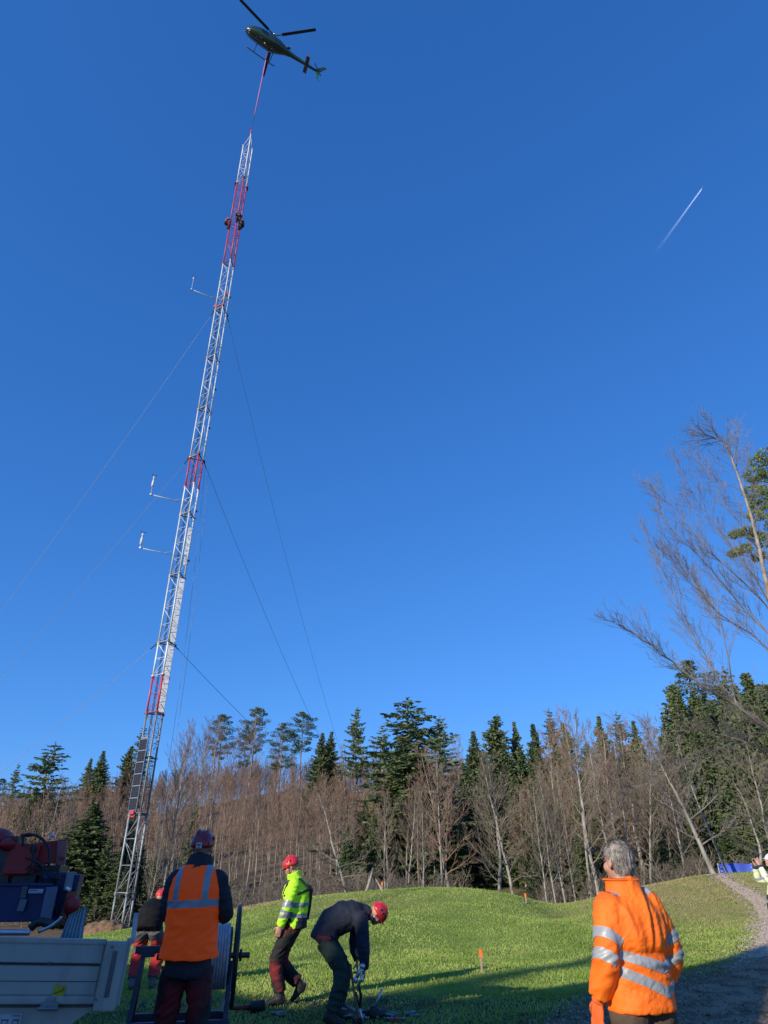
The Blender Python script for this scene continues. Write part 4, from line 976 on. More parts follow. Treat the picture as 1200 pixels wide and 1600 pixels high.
def add_hand(b, w, M, side=1, curl=.35, s=1.0, k=1.0):
    """M columns: thumb side, palm normal, finger direction"""
    w = V3(w); f = lambda x, y, z: w + M @ V3((x * s, y * s, z * s))
    X1, Y1, Z1 = M.col[0], M.col[1], M.col[2]
    b.loft([(f(0, 0, -.02), X1 * .028 * s, Y1 * .020 * s), (f(0, 0, .02), X1 * .036 * s, Y1 * .018 * s), (f(0, 0, .06), X1 * .043 * s, Y1 * .016 * s), (f(0, .002, .092), X1 * .040 * s, Y1 * .012 * s)], 14)
    for i, (x, L) in enumerate(((.031, .076), (.0105, .085), (-.0105, .079), (-.031, .062))):
        p = f(x, .002, .088); a = curl * (.8 + .12 * i) * .5; pts = [p]; d0 = a
        for q in (.45, .32, .26):
            d = (Z1 * math.cos(d0) + Y1 * math.sin(d0) + X1 * x * 1.6).normalized(); p = p + d * (L * q * s); pts.append(p); d0 += curl * 1.15
        b.tube(pts, [.0098 * s * k, .0092 * s * k, .0085 * s * k, .0065 * s * k], 8)
    p = f(.030, .004, .018); pts = [p]
    for q, (x, y, z) in ((.042, (.75, .35, .65)), (.034, (.45, .4 + curl * .4, .8)), (.026, (.2, .45 + curl * .5, .8))):
        p = p + (M @ V3((x, y, z)).normalized()) * q * s; pts.append(p)
    b.tube(pts, [.014 * s, .0125 * s, .011 * s, .008 * s], 8)
def handM(fd, palm):
    z = V3(fd).normalized(); y = V3(palm); y = (y - z * y.dot(z)).normalized(); x = y.cross(z); return x, y, z
def hmat(fd, palm, thumb):
    x, y, z = handM(fd, palm)
    if x.dot(V3(thumb)) < 0: x = -x
    return Matrix((x, y, z)).transposed()
def poly(pts, t):
    n = len(pts) - 1
    if t <= 0: return pts[0] + (pts[0] - pts[1]) * (-t)
    if t >= n: return pts[-1] + (pts[-1] - pts[-2]) * (t - n)
    i = int(t); f = t - i; p0, p1, p2, p3 = pts[max(i - 1, 0)], pts[i], pts[i + 1], pts[min(i + 2, n)]
    return .5 * (2 * p1 + (p2 - p0) * f + (2 * p0 - 5 * p1 + 4 * p2 - p3) * f * f + (3 * p1 - p0 - 3 * p2 + p3) * f ** 3)
def torso(b, J, prof, n=26, sq=.9):
    sp = [V3(J[k]) for k in ('pel', 'wai', 'che', 'nek')]; lat = (V3(J['shR']) - V3(J['shL'])).normalized(); S = []
    for t, w, d, off in prof:
        c = poly(sp, t); tg = (poly(sp, t + .05) - poly(sp, t - .05)).normalized(); l = (lat - tg * lat.dot(tg)).normalized(); dp = tg.cross(l).normalized()
        S.append((c - dp * off * -1 if False else c + dp * -off, l * w, dp * d))
    b.loft(S, n, sq=sq)
def limb(b, pts, rad, n=14, k=5):
    pts = [V3(p) for p in pts]; P_ = []; R_ = []; m = (len(pts) - 1)
    for i in range(m * k + 1):
        t = i / k; P_.append(poly(pts, t) if 0 < t < m else pts[0 if t <= 0 else -1]); j = min(int(t), m - 1); f = t - j; f = f * f * (3 - 2 * f); R_.append(rad[j] * (1 - f) + rad[j + 1] * f)
    b.tube(P_, R_, n)
SKIN = mat('skin', (.50, .28, .19), .5, 0, (.42, .21, .14), 14)
def add_foot(b, an, to, s=1.0):
    an, to = V3(an), V3(to); d = to - an; fl = V3((d.x, d.y, 0)).normalized(); L = max(d.length, .2); t = d.normalized(); x = t.cross(V3((0, 0, 1))).normalized(); y = x.cross(t).normalized()
    he = an - t * .07 - y * .035
    b.loft([(he, x * .030, y * .035), (an - y * .03, x * .041 * s, y * .055 * s), (an.lerp(to, .45) - y * .025, x * .044 * s, y * .042 * s), (an.lerp(to, .75) - y * .03, x * .049 * s, y * .033 * s), (to - y * .025, x * .040 * s, y * .024 * s), (to + t * .022 - y * .022, x * .022, y * .014)], 16, sq=.85)

def figure(label, loc, rz, J, O):
    """O: options (materials, profile tweaks). The top-level object is the body itself."""
    vx = O.get('voxel', .0065)
    b = MB(); add_head(b, J['hed'], O['headM'], J['nek'])
    torso(b, J, [(-.2, .10, .08, 0), (.1, .135, .095, 0), (1, .125, .085, 0), (2, .15, .10, 0), (2.6, .13, .085, 0), (3, .07, .06, 0)])
    for s in 'LR':
        limb(b, [J['sh' + s], J['el' + s], J['wr' + s]], [.050, .040, .026], 10)
        if not O.get('gloves'): add_hand(b, J['wr' + s], O['hand' + s], curl=O.get('curl' + s, .35))
        limb(b, [J['hi' + s], J['kn' + s], J['an' + s]], [.078, .052, .036], 10)
        add_foot(b, J['an' + s], J['to' + s], .8)
    me = organic(b, vx, 3, fac=.45)
    body = link_mesh('person', me, SKIN, smooth=True); body.location = loc; body.rotation_euler = (0, 0, rz); tag(body, label, 'person', O.get('group'))
    # trousers
    b = MB(); ks = O.get('leg', (.105, .085, .080))
    torso(b, J, [(-.28, .07, .09, 0), (-.1, .15, .125, 0), (.2, .165, .125, 0), (.7, .16, .115, 0)])
    for s in 'LR':
        a = V3(J['an' + s]); kn = V3(J['kn' + s]); limb(b, [J['hi' + s], kn, a.lerp(kn, .12)], ks, 16)
    def tf(co, n_):
        q = .009 * (ridge(V3((co.x + co.z * .3, co.y, co.z - co.x * .6)), (7, 7, 15)) - .6) + .003 * noise.noise(co * 24); return q * (1.8 if co.z < .35 or .4 < co.z < .65 else .8)
    me = organic(b, max(vx * 1.5, .010), 3, tf); tr = link_mesh('trousers', me, O['trousers'], body, True)
    for nm, key, cut in O.get('leg_bands', []):
        for s in 'LR':
            h, k, a = V3(J['hi' + s]), V3(J['kn' + s]), V3(J['an' + s]); a0, a1 = cut; path = [h, k, a]
            p0, p1 = poly(path, a0), poly(path, a1); d = (p1 - p0).normalized(); sx = V3((1, 0, 0)) if s == 'R' else V3((-1, 0, 0)); mid = (h + V3(J['hiL' if s == 'R' else 'hiR'])) / 2
            pl_ = [(p0, -d), (p1, d), (mid, -sx)] if O.get('splitx', True) else [(p0, -d), (p1, d)]
            band(me, pl_, .004, nm, key, tr)
    # boots
    for s in 'LR':
        b = MB(); a, t = V3(J['an' + s]), V3(J['to' + s]); add_foot(b, a, t, 1.18); kn = V3(J['kn' + s]); limb(b, [a - (kn - a).normalized() * .03, a.lerp(kn, .22)], [.058, .062], 14, 3)
        bt = link_mesh('boot', organic(b, .009, 2), O.get('boots', BLACK), body, True)
    # jacket
    b = MB(); torso(b, J, O['jprof'])
    if O.get('collar', 1):
        nk = V3(J['nek']); hd_ = V3(J['hed']); d = (hd_ - nk).normalized(); b.tube([nk - d * .06, nk + d * O.get('collar_h', .045)], [O.get('collar_b', .10), O.get('collar_r', .078)], 18)
    for s in 'LR':
        sh, el = V3(J['sh' + s]), V3(J['el' + s]); sr = O.get('slv', (.085, .068, .052)); cen = poly([V3(J[k]) for k in ('pel', 'wai', 'che', 'nek')], 2.45); b.tube([cen, sh + (cen - sh) * .1, sh.lerp(el, .30)], [sr[0] * .9, sr[0], sr[0] * .93], 16)
        limb(b, [J['sh' + s], J['el' + s], J['wr' + s]], sr, 18, 7); k_ = sh.lerp(cen, .06); b.ell(k_ - V3((0, 0, .004)), (sr[0] * .99,) * 3, nu=18, nv=12); b.ell(sh.lerp(cen, .45) + V3((0, 0, -.01)), (sr[0] * 1.0, sr[0] * 1.05, sr[0] * .88), nu=18, nv=12)
    jf_, sf_ = O.get('jfold', folds(.006)), O.get('sfold', folds(.006, (10, 10, 20), 3))
    def both(co, n_):
        t = min(max((abs(co.x) - .19) / .04, 0), 1) if O.get('armx', True) else 0
        return jf_(co, n_) * (1 - t) + sf_(co, n_) * t
    me = organic(b, O.get('jvox', .011), 6, both)
    jk = link_mesh('jacket', me, O['jacket'], body, True)
    return body, jk, {s: (me, s) for s in 'LR'}, tr
def armband(ms, J, planes, off, name, m, parent, rmax=.085):
    """ring around one sleeve: the two slab planes plus one that keeps the torso out"""
    me, s = ms; p = (planes[0][0] + planes[1][0]) / 2; ax = (planes[1][0] - planes[0][0]).normalized()
    sp = [V3(J[k]) for k in ('pel', 'wai', 'che', 'nek')]; q = min((poly(sp, t * .1) for t in range(31)), key=lambda w: (w - p).length)
    n_ = q - p; n_ = (n_ - ax * n_.dot(ax)).normalized()
    return band(me, planes + [(p + n_ * rmax, n_)], off, name, m, parent)

def helmet(body, c, M, m, sticker=False, s=1.0, strap=True, vents=True):
    c = V3(c); f = lambda x, y, z: c + M @ V3((x, y, z))
    b = MB(); S = []
    for i in range(13):
        t = i / 12; ph = t * 1.68; r = max(math.sin(min(ph, 1.57)), .02) * (1.0 if ph < 1.57 else 1.0 + (ph - 1.57) * .35); z = math.cos(ph) if ph < 1.57 else -(ph - 1.57) * 1.6
        S.append((f(0, -.004, .035 + z * .112 * s), M @ V3((-.101 * r * s, 0, 0)), M @ V3((0, .125 * r * s * (1.0), 0))))
    b.loft(S, 28, sq=.95)
    b.loft([(f(0, .02, .012), M @ V3((-.095, 0, 0)), M @ V3((0, .118, 0))), (f(0, .03, .004), M @ V3((-.090, 0, 0)), M @ V3((0, .128, 0)))], 24)
    # raised ridges on the shell
    for x in (-.035, .035): b.tube([f(x, .07, .128), f(x * 1.1, .0, .147), f(x * 1.1, -.07, .128), f(x, -.112, .075)], [.004, .012, .012, .004], 8)
    h = b.build('helmet', m, body, True)
    if vents:
        for sx in (-1, 1):
            for yy, zz, xx in ((-.085, .045, .070), (.035, .07, .088), (-.01, .075, .094)): b = MB(); b.ell(f(xx * sx, yy, zz), (.010, .012, .020), M, 10, 6); b.build('vent', BLACK, h, True)
    if sticker:
        b = MB(); b.box(f(0, -.131, .035), (.050, .006, .046), M @ Matrix.Rotation(.1, 3, 'X'), bev=.002); st_ = b.build('sticker', mat('white sticker', (.7, .7, .7), .5), h)
        b = MB(); b.box(f(0, -.1345, .043), (.034, .002, .008), M); b.box(f(0, -.1345, .031), (.026, .002, .006), M); b.build('print', DARK, st_) if False else b.build('print', DARK, h)
    if strap:
        b = MB()
        for sx in (-1, 1): b.tube([f(.085 * sx, .01, .0), f(.078 * sx, .02, -.05), f(.04 * sx, .05, -.10), f(0, .055, -.112)], .006, 5)
        b.build('chin_strap', BLACK, h)
    return h
def eyes(body, c, M):
    c = V3(c)
    for s in (-1, 1):
        b = MB(); b.ell(c + M @ V3((.031 * s, .079, .006)), (.013, .010, .010), M, 10, 8); b.build('eye', mat('eye', (.06, .04, .03), .2), body, True)

REFL = mat('reflective tape', (.42, .42, .42), .45, .1, (.30, .31, .32), 9, bump=.1)
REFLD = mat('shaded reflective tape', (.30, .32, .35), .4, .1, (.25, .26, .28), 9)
REDH = mat('red helmet', (.62, .03, .035), .3, 0, (.55, .025, .03), 3, coat=.4)
BLKF = mat('black cloth', (.018, .018, .022), .85, 0, (.03, .028, .035), 6, bump=.3, bscale=60)
REDF = mat('dark red cloth', (.22, .018, .022), .85, 0, (.12, .012, .015), 5, bump=.3, bscale=60)

# A: man in the orange vest, seen from behind -----------------------------------------------
ax_, ay_ = (300 - 600) / 1204 * 6.75, 6.75
J = dict(pel=(0, 0, .90), wai=(0, -.01, 1.10), che=(0, -.02, 1.37), nek=(0, .0, 1.625), hed=(0, .03, 1.755),
         shL=(-.185, -.01, 1.515), elL=(-.235, .02, 1.26), wrL=(-.14, .26, 1.25), shR=(.185, -.01, 1.515), elR=(.265, .03, 1.26), wrR=(.15, .27, 1.25),
         hiL=(-.10, 0, .87), knL=(-.14, .03, .47), anL=(-.165, -.01, .09), toL=(-.20, .15, .04), hiR=(.10, 0, .87), knR=(.135, .03, .47), anR=(.16, -.01, .09), toR=(.2, .15, .04))
JP = [(-.45, .205, .145, 0), (.2, .19, .14, 0), (1, .18, .135, 0), (1.7, .19, .142, 0), (2.2, .195, .145, .0), (2.65, .16, .112, 0), (3, .09, .08, 0)]
O = dict(headM=basis(0, 8), gloves=False, handL=hmat((.6, .7, -.2), (0, -.3, -1), (0, .5, .5)), handR=hmat((-.6, .7, -.2), (0, -.3, -1), (0, .5, .5)),
         trousers=mat('red black trousers', (.20, .012, .014), .85, 0, (.02, .012, .012), 2.2, contrast=(.42, .52)), jacket=BLKF, sleeve=mat('black red sleeve', (.02, .015, .018), .85, 0, (.09, .012, .016), 3.5, contrast=(.5, .62)),
         jprof=JP, leg=(.115, .095, .085), slv=(.082, .070, .055), collar_h=.075, collar_r=.092, collar_b=.135)
A, jk, sl, tr = figure('worker in orange safety vest and red helmet seen from behind beside the cable reel', (ax_, ay_, H(ax_, ay_)), R(0), J, O)
A.scale = (1.03,) * 3; helmet(A, J['hed'], O['headM'], mat('shade darkened red helmet', (.33, .014, .02), .35, 0, (.28, .012, .016), 3, coat=.3), sticker=True)  # helmet red darkened to carry the shade its wearer stands in
b = MB(); torso(b, J, [(.30, .244, .18, .0), (.6, .232, .174, 0), (1, .222, .165, 0), (1.7, .222, .168, 0), (2.2, .228, .172, 0), (2.5, .212, .158, 0), (2.75, .165, .135, .0), (2.92, .118, .118, .01)], n=30, sq=.88)
vf = lambda co, n_: .007 * (ridge(V3((co.x + co.z * .8, co.y, co.z - co.x * .5)), (6, 6, 13)) - .6) * (1.5 if co.z < 1.3 else .6) + .003 * noise.noise(co * 18)
vm = organic(b, .010, 4, vf); VO = mat('glowing orange vest cloth', (1.0, .085, .0), .75, 0, (.9, .07, .0), 4, bump=.15, bscale=120); VO.node_tree.nodes['Principled BSDF'].inputs['Emission Color'].default_value = (1, .12, .0, 1); VO.node_tree.nodes['Principled BSDF'].inputs['Emission Strength'].default_value = .10  # slight orange glow added to keep the vest bright in shade
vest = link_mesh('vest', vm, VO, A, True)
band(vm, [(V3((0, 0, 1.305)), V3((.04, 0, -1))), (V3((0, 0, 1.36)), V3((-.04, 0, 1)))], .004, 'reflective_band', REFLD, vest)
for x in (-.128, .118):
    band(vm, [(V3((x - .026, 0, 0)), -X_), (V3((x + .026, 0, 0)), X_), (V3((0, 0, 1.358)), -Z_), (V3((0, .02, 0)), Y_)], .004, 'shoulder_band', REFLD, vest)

# B: man in yellow jacket walking to the left -------------------------------------------------
bx_, by_ = -1.29, 11.0
J = dict(pel=(0, -.02, .93), wai=(0, -.02, 1.08), che=(0, -.03, 1.30), nek=(0, .02, 1.49), hed=(0, .085, 1.645),
         shL=(-.185, .0, 1.425), elL=(-.240, .075, 1.15), wrL=(-.225, .165, .915), shR=(.185, -.02, 1.425), elR=(.235, -.01, 1.15), wrR=(.225, .08, .92),
         hiL=(-.09, 0, .91), knL=(-.10, .20, .53), anL=(-.10, .12, .10), toL=(-.11, .31, .045), hiR=(.09, -.01, .91), knR=(.10, .16, .50), anR=(.10, -.12, .20), toR=(.10, .0, .05))
YM = bpy.data.materials.new('yellow high visibility cloth')
HV = mat('glowing yellow green cloth', (.50, .88, .02), .7, 0, (.40, .78, .02), 4, bump=.15, bscale=120); HV.node_tree.nodes['Principled BSDF'].inputs['Emission Color'].default_value = (.35, 1, .0, 1); HV.node_tree.nodes['Principled BSDF'].inputs['Emission Strength'].default_value = .07  # faint green glow added to brighten the jacket cloth
O = dict(headM=basis(0, -14), handL=hmat((0, .25, -1), (1, 0, .1), (0, 1, 0)), handR=hmat((0, .25, -1), (-1, 0, .1), (0, 1, 0)), curlL=.55,
         trousers=mat('red work trousers', (.17, .010, .012), .85, 0, (.010, .009, .009), 3, contrast=(.36, .48)), jacket=HV, leg=(.11, .095, .085), slv=(.088, .075, .058), boots=BLACK,
         jprof=[(-.35, .195, .155, 0), (.0, .20, .165, 0), (1, .195, .165, 0), (1.7, .205, .19, -.01), (2.2, .205, .20, -.02), (2.65, .165, .15, -.02), (3, .10, .10, 0)], collar_h=.085, collar_r=.105, jfold=folds(.008, (6, 6, 12)))
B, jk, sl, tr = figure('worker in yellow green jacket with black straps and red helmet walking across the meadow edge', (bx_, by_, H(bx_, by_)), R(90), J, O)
helmet(B, J['hed'], O['headM'], REDH); eyes(B, J['hed'], O['headM'])
jm = jk.data
band(jm, [(V3((0, 0, .86)), -Z_), (V3((0, 0, 1.01)), Z_), (V3((-.192, 0, 0)), -X_), (V3((.192, 0, 0)), X_)], .003, 'dark_hem', BLKF, jk)
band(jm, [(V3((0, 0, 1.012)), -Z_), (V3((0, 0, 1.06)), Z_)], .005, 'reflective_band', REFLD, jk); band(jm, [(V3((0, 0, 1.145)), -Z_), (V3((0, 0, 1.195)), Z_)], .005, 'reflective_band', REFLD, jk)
for s in 'LR':
    e_, w_ = V3(J['el' + s]), V3(J['wr' + s]); u_ = (w_ - e_).normalized(); sh_ = V3(J['sh' + s]); v_ = (e_ - sh_).normalized()
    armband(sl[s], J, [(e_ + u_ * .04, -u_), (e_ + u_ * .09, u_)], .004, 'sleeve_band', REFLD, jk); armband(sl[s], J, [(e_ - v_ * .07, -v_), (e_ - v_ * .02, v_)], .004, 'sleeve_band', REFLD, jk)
hn = MB(); c = (-.12, -.10, 1.30)
for s in (-1, 1):
    hn.tube([V3((.11 * s, .16, 1.30)), V3((.13 * s, .10, 1.46)), V3((.12 * s, -.08, 1.49)), V3((.11 * s, -.215, 1.36)), V3((.07 * s, -.225, 1.25))], .017, 6)
    hn.tube([V3((.11 * s, -.215, 1.36)), V3((.215 * s, -.05, 1.30)), V3((.12 * s, .15, 1.28))], .017, 6)
hn.tube([V3((-.11, -.218, 1.36)), V3((0, -.232, 1.35)), V3((.11, -.218, 1.36))], .022, 6); hn.tube([V3((0, -.232, 1.34)), V3((.02, -.215, 1.15)), V3((0, -.19, .98))], .02, 6)
hn.build('harness', BLACK, B, True)
b = MB(); b.box((-.262, .0, 1.31), (.01, .05, .05), bev=.003); b.build('sleeve_badge', BLACK, jk)

# C: bending worker ---------------------------------------------------------------------------
cx_, cy_ = (522 - 600) / 1259 * 9.9, 9.9
J = dict(pel=(0, -.16, .84), wai=(0, -.05, 1.00), che=(0, .16, 1.09), nek=(0, .38, 1.13), hed=(0, .52, 1.115),
         shL=(-.185, .31, 1.08), elL=(-.22, .23, .82), wrL=(-.14, .27, .60), shR=(.185, .32, 1.07), elR=(.23, .36, .80), wrR=(.17, .37, .55),
         hiL=(-.10, -.14, .84), knL=(-.14, .10, .50), anL=(-.15, .02, .09), toL=(-.17, .20, .045), hiR=(.10, -.14, .84), knR=(.15, .09, .49), anR=(.17, -.04, .09), toR=(.2, .14, .045))
NAVY = mat('dark blue cloth', (.018, .024, .042), .8, 0, (.012, .015, .026), 4, bump=.3, bscale=50)
O = dict(headM=basis(0, -58), handL=hmat((.1, .1, -1), (0, -1, 0), (1, 0, 0)), handR=hmat((0, .05, -1), (0, -1, 0), (-1, .2, 0)), curlL=.9, curlR=.8,
         trousers=mat('dark green trousers', (.028, .050, .036), .85, 0, (.02, .035, .026), 4, bump=.3, bscale=60), jacket=NAVY, leg=(.118, .095, .08), slv=(.095, .078, .055),
         boots=mat('brown boots', (.05, .03, .022), .7), jprof=[(-.25, .20, .155, 0), (.1, .205, .18, 0), (1, .20, .18, .02), (1.7, .21, .185, .02), (2.3, .20, .165, .01), (2.7, .16, .125, 0), (3, .09, .085, 0)], collar_h=.06, jfold=folds(.009, (5, 9, 9)))
C_, jk, sl, tr = figure('worker in dark blue jacket and green trousers bending over a wooden handled tool', (cx_, cy_, H(cx_, cy_)), R(-90), J, O)
helmet(C_, J['hed'], O['headM'], REDH); eyes(C_, J['hed'], O['headM'])
b = MB(); b.tube([V3((.0, -.30, .89)), V3((.17, -.20, .87)), V3((.19, -.05, .86))], [.035, .045, .03], 8); b.tube([V3((0, -.30, .89)), V3((-.17, -.20, .87))], [.035, .03], 8); b.build('red_shirt_hem', REDF, C_, True)

# D: grey haired man in orange jacket ------------------------------------------------------------
dx_, dy_ = 1.53, 4.8
J = dict(pel=(0, 0, .97), wai=(0, .0, 1.14), che=(0, -.03, 1.36), nek=(0, -.005, 1.54), hed=(0, .02, 1.69),
         shL=(-.142, -.01, 1.455), elL=(-.238, -.065, 1.21), wrL=(-.268, .03, 1.00), shR=(.142, -.01, 1.455), elR=(.245, -.03, 1.21), wrR=(.225, .10, 1.0),
         hiL=(-.095, 0, .93), knL=(-.11, .02, .5), anL=(-.12, 0, .09), toL=(-.14, .17, .04), hiR=(.095, 0, .93), knR=(.11, .02, .5), anR=(.12, 0, .09), toR=(.14, .17, .04))
def jf(co, n_):
    a = max(0, min(1, (co.z - 1.18) / .15)); up_ = ridge(V3((co.x + (1.5 - co.z) * co.x * 1.2, co.y, co.z)), (13, 5, 1.6)) - .62
    lo_ = ridge(V3((co.x + co.z * .6, co.y, co.z)), (6, 6, 13)) - .6
    k = .024 * a * up_ + .013 * (1 - a) * lo_ + .004 * noise.noise(co * 18) + .0035 * (ridge(V3((co.x + co.z * .5, co.y, co.z - co.x * .7)), (22, 18, 34)) - .6)
    return k - .022 * math.exp(-((co.z - 1.205) / .03) ** 2) * (.5 + .5 * math.cos(co.x * 9)) * (1 if co.y < 0 else .3)
OR = mat('glowing orange jacket cloth', (1.0, .19, .008), .7, 0, (.95, .15, .005), 5, bump=.25, bscale=90); OR.node_tree.nodes['Principled BSDF'].inputs['Emission Color'].default_value = (1, .16, .0, 1); OR.node_tree.nodes['Principled BSDF'].inputs['Emission Strength'].default_value = .05  # faint orange glow added to lift the jacket's brightness
O = dict(headM=basis(7, 4), gloves=True, trousers=mat('brown trousers', (.10, .062, .038), .85, 0, (.07, .045, .03), 4, bump=.3, bscale=60), jacket=OR, leg=(.12, .10, .085), slv=(.098, .080, .062), jvox=.008,
         jprof=[(-.28, .215, .165, 0), (-.1, .215, .168, 0), (.3, .212, .165, 0), (1, .205, .160, 0), (1.3, .205, .165, 0), (1.8, .205, .162, 0), (2.2, .185, .152, 0), (2.6, .140, .120, 0), (3, .095, .095, 0)], jfold=jf,
         sfold=lambda co, n_: .010 * (ridge(V3((co.x, co.y, co.z + co.y * .5)), (7, 7, 20)) - .6) * (1.5 if co.z < 1.22 else .7), collar_h=.055, collar_r=.095, boots=mat('brown boots', (.05, .03, .022), .7))
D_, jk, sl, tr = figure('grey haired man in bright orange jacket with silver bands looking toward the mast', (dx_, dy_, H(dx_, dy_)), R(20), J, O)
jm = jk.data; sk = .40
for zc, sk in ((1.02, .40), (1.137, .28)):
    for s in (-1, 1):
        nn = V3((-sk * s, 0, 1)).normalized(); x0 = .085
        for fb in (1, -1): band(jm, [(V3((x0, 0, 0)), V3((-s, 0, 0))), (V3((x0, 0, zc - .028)), -nn), (V3((x0, 0, zc + .028)), nn), (V3((.188 * s, 0, 0)), V3((s, 0, 0))), (V3((0, .02, 0)), V3((0, fb, 0)))], .004, 'reflective_band', REFL, jk)
for s, sx in (('L', -1), ('R', 1)):
    band(jm, [(V3((.10 * sx, 0, 0)), V3((-sx, 0, 0))), (V3((.15 * sx, 0, 0)), V3((sx, 0, 0))), (V3((0, 0, 1.475)), -Z_), (V3((0, -.085, 0)), -Y_)], .004, 'shoulder_band', REFL, jk)
    sh_, e_, w_ = V3(J['sh' + s]), V3(J['el' + s]), V3(J['wr' + s]); v_ = (e_ - sh_).normalized(); u_ = (w_ - e_).normalized(); v_ = (v_ + V3((-.28, 0, 0))).normalized() if s == 'L' else v_
    armband(sl[s], J, [(sh_ + v_ * .165, -v_), (sh_ + v_ * .220, v_)], .004, 'sleeve_band', REFL, jk); armband(sl[s], J, [(sh_ + v_ * .27, -v_), (sh_ + v_ * .325, v_)], .004, 'sleeve_band', REFL, jk)
    gb = MB(); ud = (u_ + V3((0, 0, -1.2))).normalized(); add_hand(gb, w_ + u_ * .03, hmat(ud, (-sx, .2, 0), (0, 1, -.2)), curl=.28, s=1.1, k=1.35); gb.tube([w_ - u_ * .04, w_ + u_ * .035], [.045, .036], 14)
    gm = organic(gb, .005, 2); gl_ = link_mesh('glove', gm, mat('orange glove', (.85, .16, .03), .75, 0, (.78, .13, .02), 10, bump=.3, bscale=150), D_, True)
    band(gm, [(w_ + V3((-sx * .012, 0, 0)), V3((sx, 0, 0)))], .002, 'palm_coating', mat('grey palm coating', (.16, .16, .17), .7), gl_)
# hair: short grey shell with clumps
M = O['headM']; c = V3(J['hed']); b = MB()
b.ell(c + M @ V3((0, -.018, .038)), (.081, .100, .093), M, 24, 16); b.ell(c + M @ V3((0, -.045, -.02)), (.070, .066, .062), M, 18, 12)
hm = organic(b, .005, 2, lambda co, n_: .006 * ridge(co, (40, 40, 18)) + .003 * noise.noise(co * 90))
bm = bmesh.new(); bm.from_mesh(hm)
for co, no in [(c + M @ V3((0, .066, .0)), M @ V3((0, 1, -.55))), (c + M @ V3((0, 0, -.072)), M @ V3((0, .25, -1)))]:
    bmesh.ops.bisect_plane(bm, geom=bm.verts[:] + bm.edges[:] + bm.faces[:], plane_co=co, plane_no=no.normalized(), clear_outer=True)
inv_ = M.inverted(); kill = []
for v in bm.verts:
    q = inv_ @ (v.co - c)
    if q.y > .0 and q.z < .035 - .1 * 0 and abs(q.x) > .03: kill.append(v)
    elif q.y > -.03 and q.z < .002 and abs(q.x) > .05: kill.append(v)
bmesh.ops.delete(bm, geom=kill, context='VERTS'); hm2 = bpy.data.meshes.new('hair'); bm.to_mesh(hm2); bm.free()
g = random.Random(3); hv = MB(); cand = [(v.co.copy(), v.normal.copy()) for v in hm2.vertices]
for _ in range(2600):
    co, n_ = g.choice(cand); q = inv_ @ (co - c); dn = V3((0, -.35 if q.y < 0.03 else .2, -1)) if q.z < .085 else V3((q.x * 3, -1 + g.uniform(-.4, .4), -.2)); dn = M @ dn
    t = (dn - n_ * dn.dot(n_)).normalized() + n_ * g.uniform(.15, .45) + V3((g.uniform(-.35, .35),) * 3); t = t.normalized() * g.uniform(.012, .030); w = t.cross(n_).normalized() * g.uniform(.0012, .003)
    b0 = len(hv.v); hv.v += [tuple(co - w), tuple(co + w), tuple(co + t + n_ * .002)]; hv.f.append((b0, b0 + 1, b0 + 2)); hv.m.append(0)
bm = bmesh.new(); bm.from_mesh(hm2); bm.from_mesh(hv.mesh('x')); hm3 = bpy.data.meshes.new('hair'); bm.to_mesh(hm3); bm.free()
link_mesh('hair', hm3, mat('grey hair', (.36, .31, .265), .6, 0, (.13, .115, .10), 16, stretch=(1, 1, .5), contrast=(.38, .62)), D_, True)
eyes(D_, J['hed'], O['headM'])
# turned up collar
b = MB(); nk = V3(J['nek']); cm = V3((0, .0, 0))
for r, z, yo in ((.112, -.02, .01), (.104, .02, .0), (.108, .052, -.002), (.114, .060, -.004), (.110, .050, -.004)): pass
S = [(nk + V3((0, y, z)), V3((r, 0, 0)), V3((0, r * .95, 0))) for r, z, y in ((.125, -.035, .0), (.112, .0, .01), (.106, .035, .015), (.112, .062, .02), (.120, .052, .02))]
b.loft(S, 28, cap=False); b.build('collar', OR, jk, True)

# E: worker in black down jacket at the left, bent forward ----------------------------------------
ex_, ey_ = (224 - 600) / 1240 * 12.3, 12.3
J = dict(pel=(0, -.12, .80), wai=(0, -.04, .93), che=(0, .12, 1.03), nek=(0, .26, 1.08), hed=(.03, .36, 1.19),
         shL=(-.19, .24, 1.0), elL=(-.27, .20, .74), wrL=(-.2, .36, .58), shR=(.19, .24, 1.0), elR=(.25, .3, .76), wrR=(.15, .45, .62),
         hiL=(-.10, -.10, .80), knL=(-.15, .12, .46), anL=(-.15, -.03, .09), toL=(-.17, .14, .04), hiR=(.10, -.10, .80), knR=(.14, .15, .46), anR=(.15, .0, .09), toR=(.17, .17, .04))
O = dict(headM=basis(-20, -20), handL=hmat((.1, .3, -1), (0, -1, 0), (1, 0, 0)), handR=hmat((0, .3, -1), (0, -1, 0), (-1, .2, 0)), voxel=.009, jvox=.013,
         trousers=mat('grey work trousers', (.10, .10, .105), .85, 0, (.07, .07, .075), 5), jacket=mat('black quilted jacket', (.007, .007, .008), .8, 0, (.012, .012, .012), 5, spec=.15, bump=.5, bscale=12, stretch=(1, 1, 3)), leg=(.12, .10, .085),
         boots=mat('grey boots', (.13, .12, .11), .7), jprof=[(-.3, .19, .15, 0), (.1, .2, .175, 0), (1, .205, .18, .02), (1.7, .215, .18, .02), (2.3, .2, .16, .01), (2.7, .15, .12, 0), (3, .09, .085, 0)],
         leg_bands=[('red_panel', mat('bright red cloth', (.60, .035, .03), .8), (1.05, 1.75)), ('red_panel', mat('bright red cloth', (.60, .035, .03), .8), (.35, .6))])
E_, jk, sl, tr = figure('stooping worker in black padded jacket with red and grey trousers beyond the vest wearer', (ex_, ey_, H(ex_, ey_)), R(4), J, O)
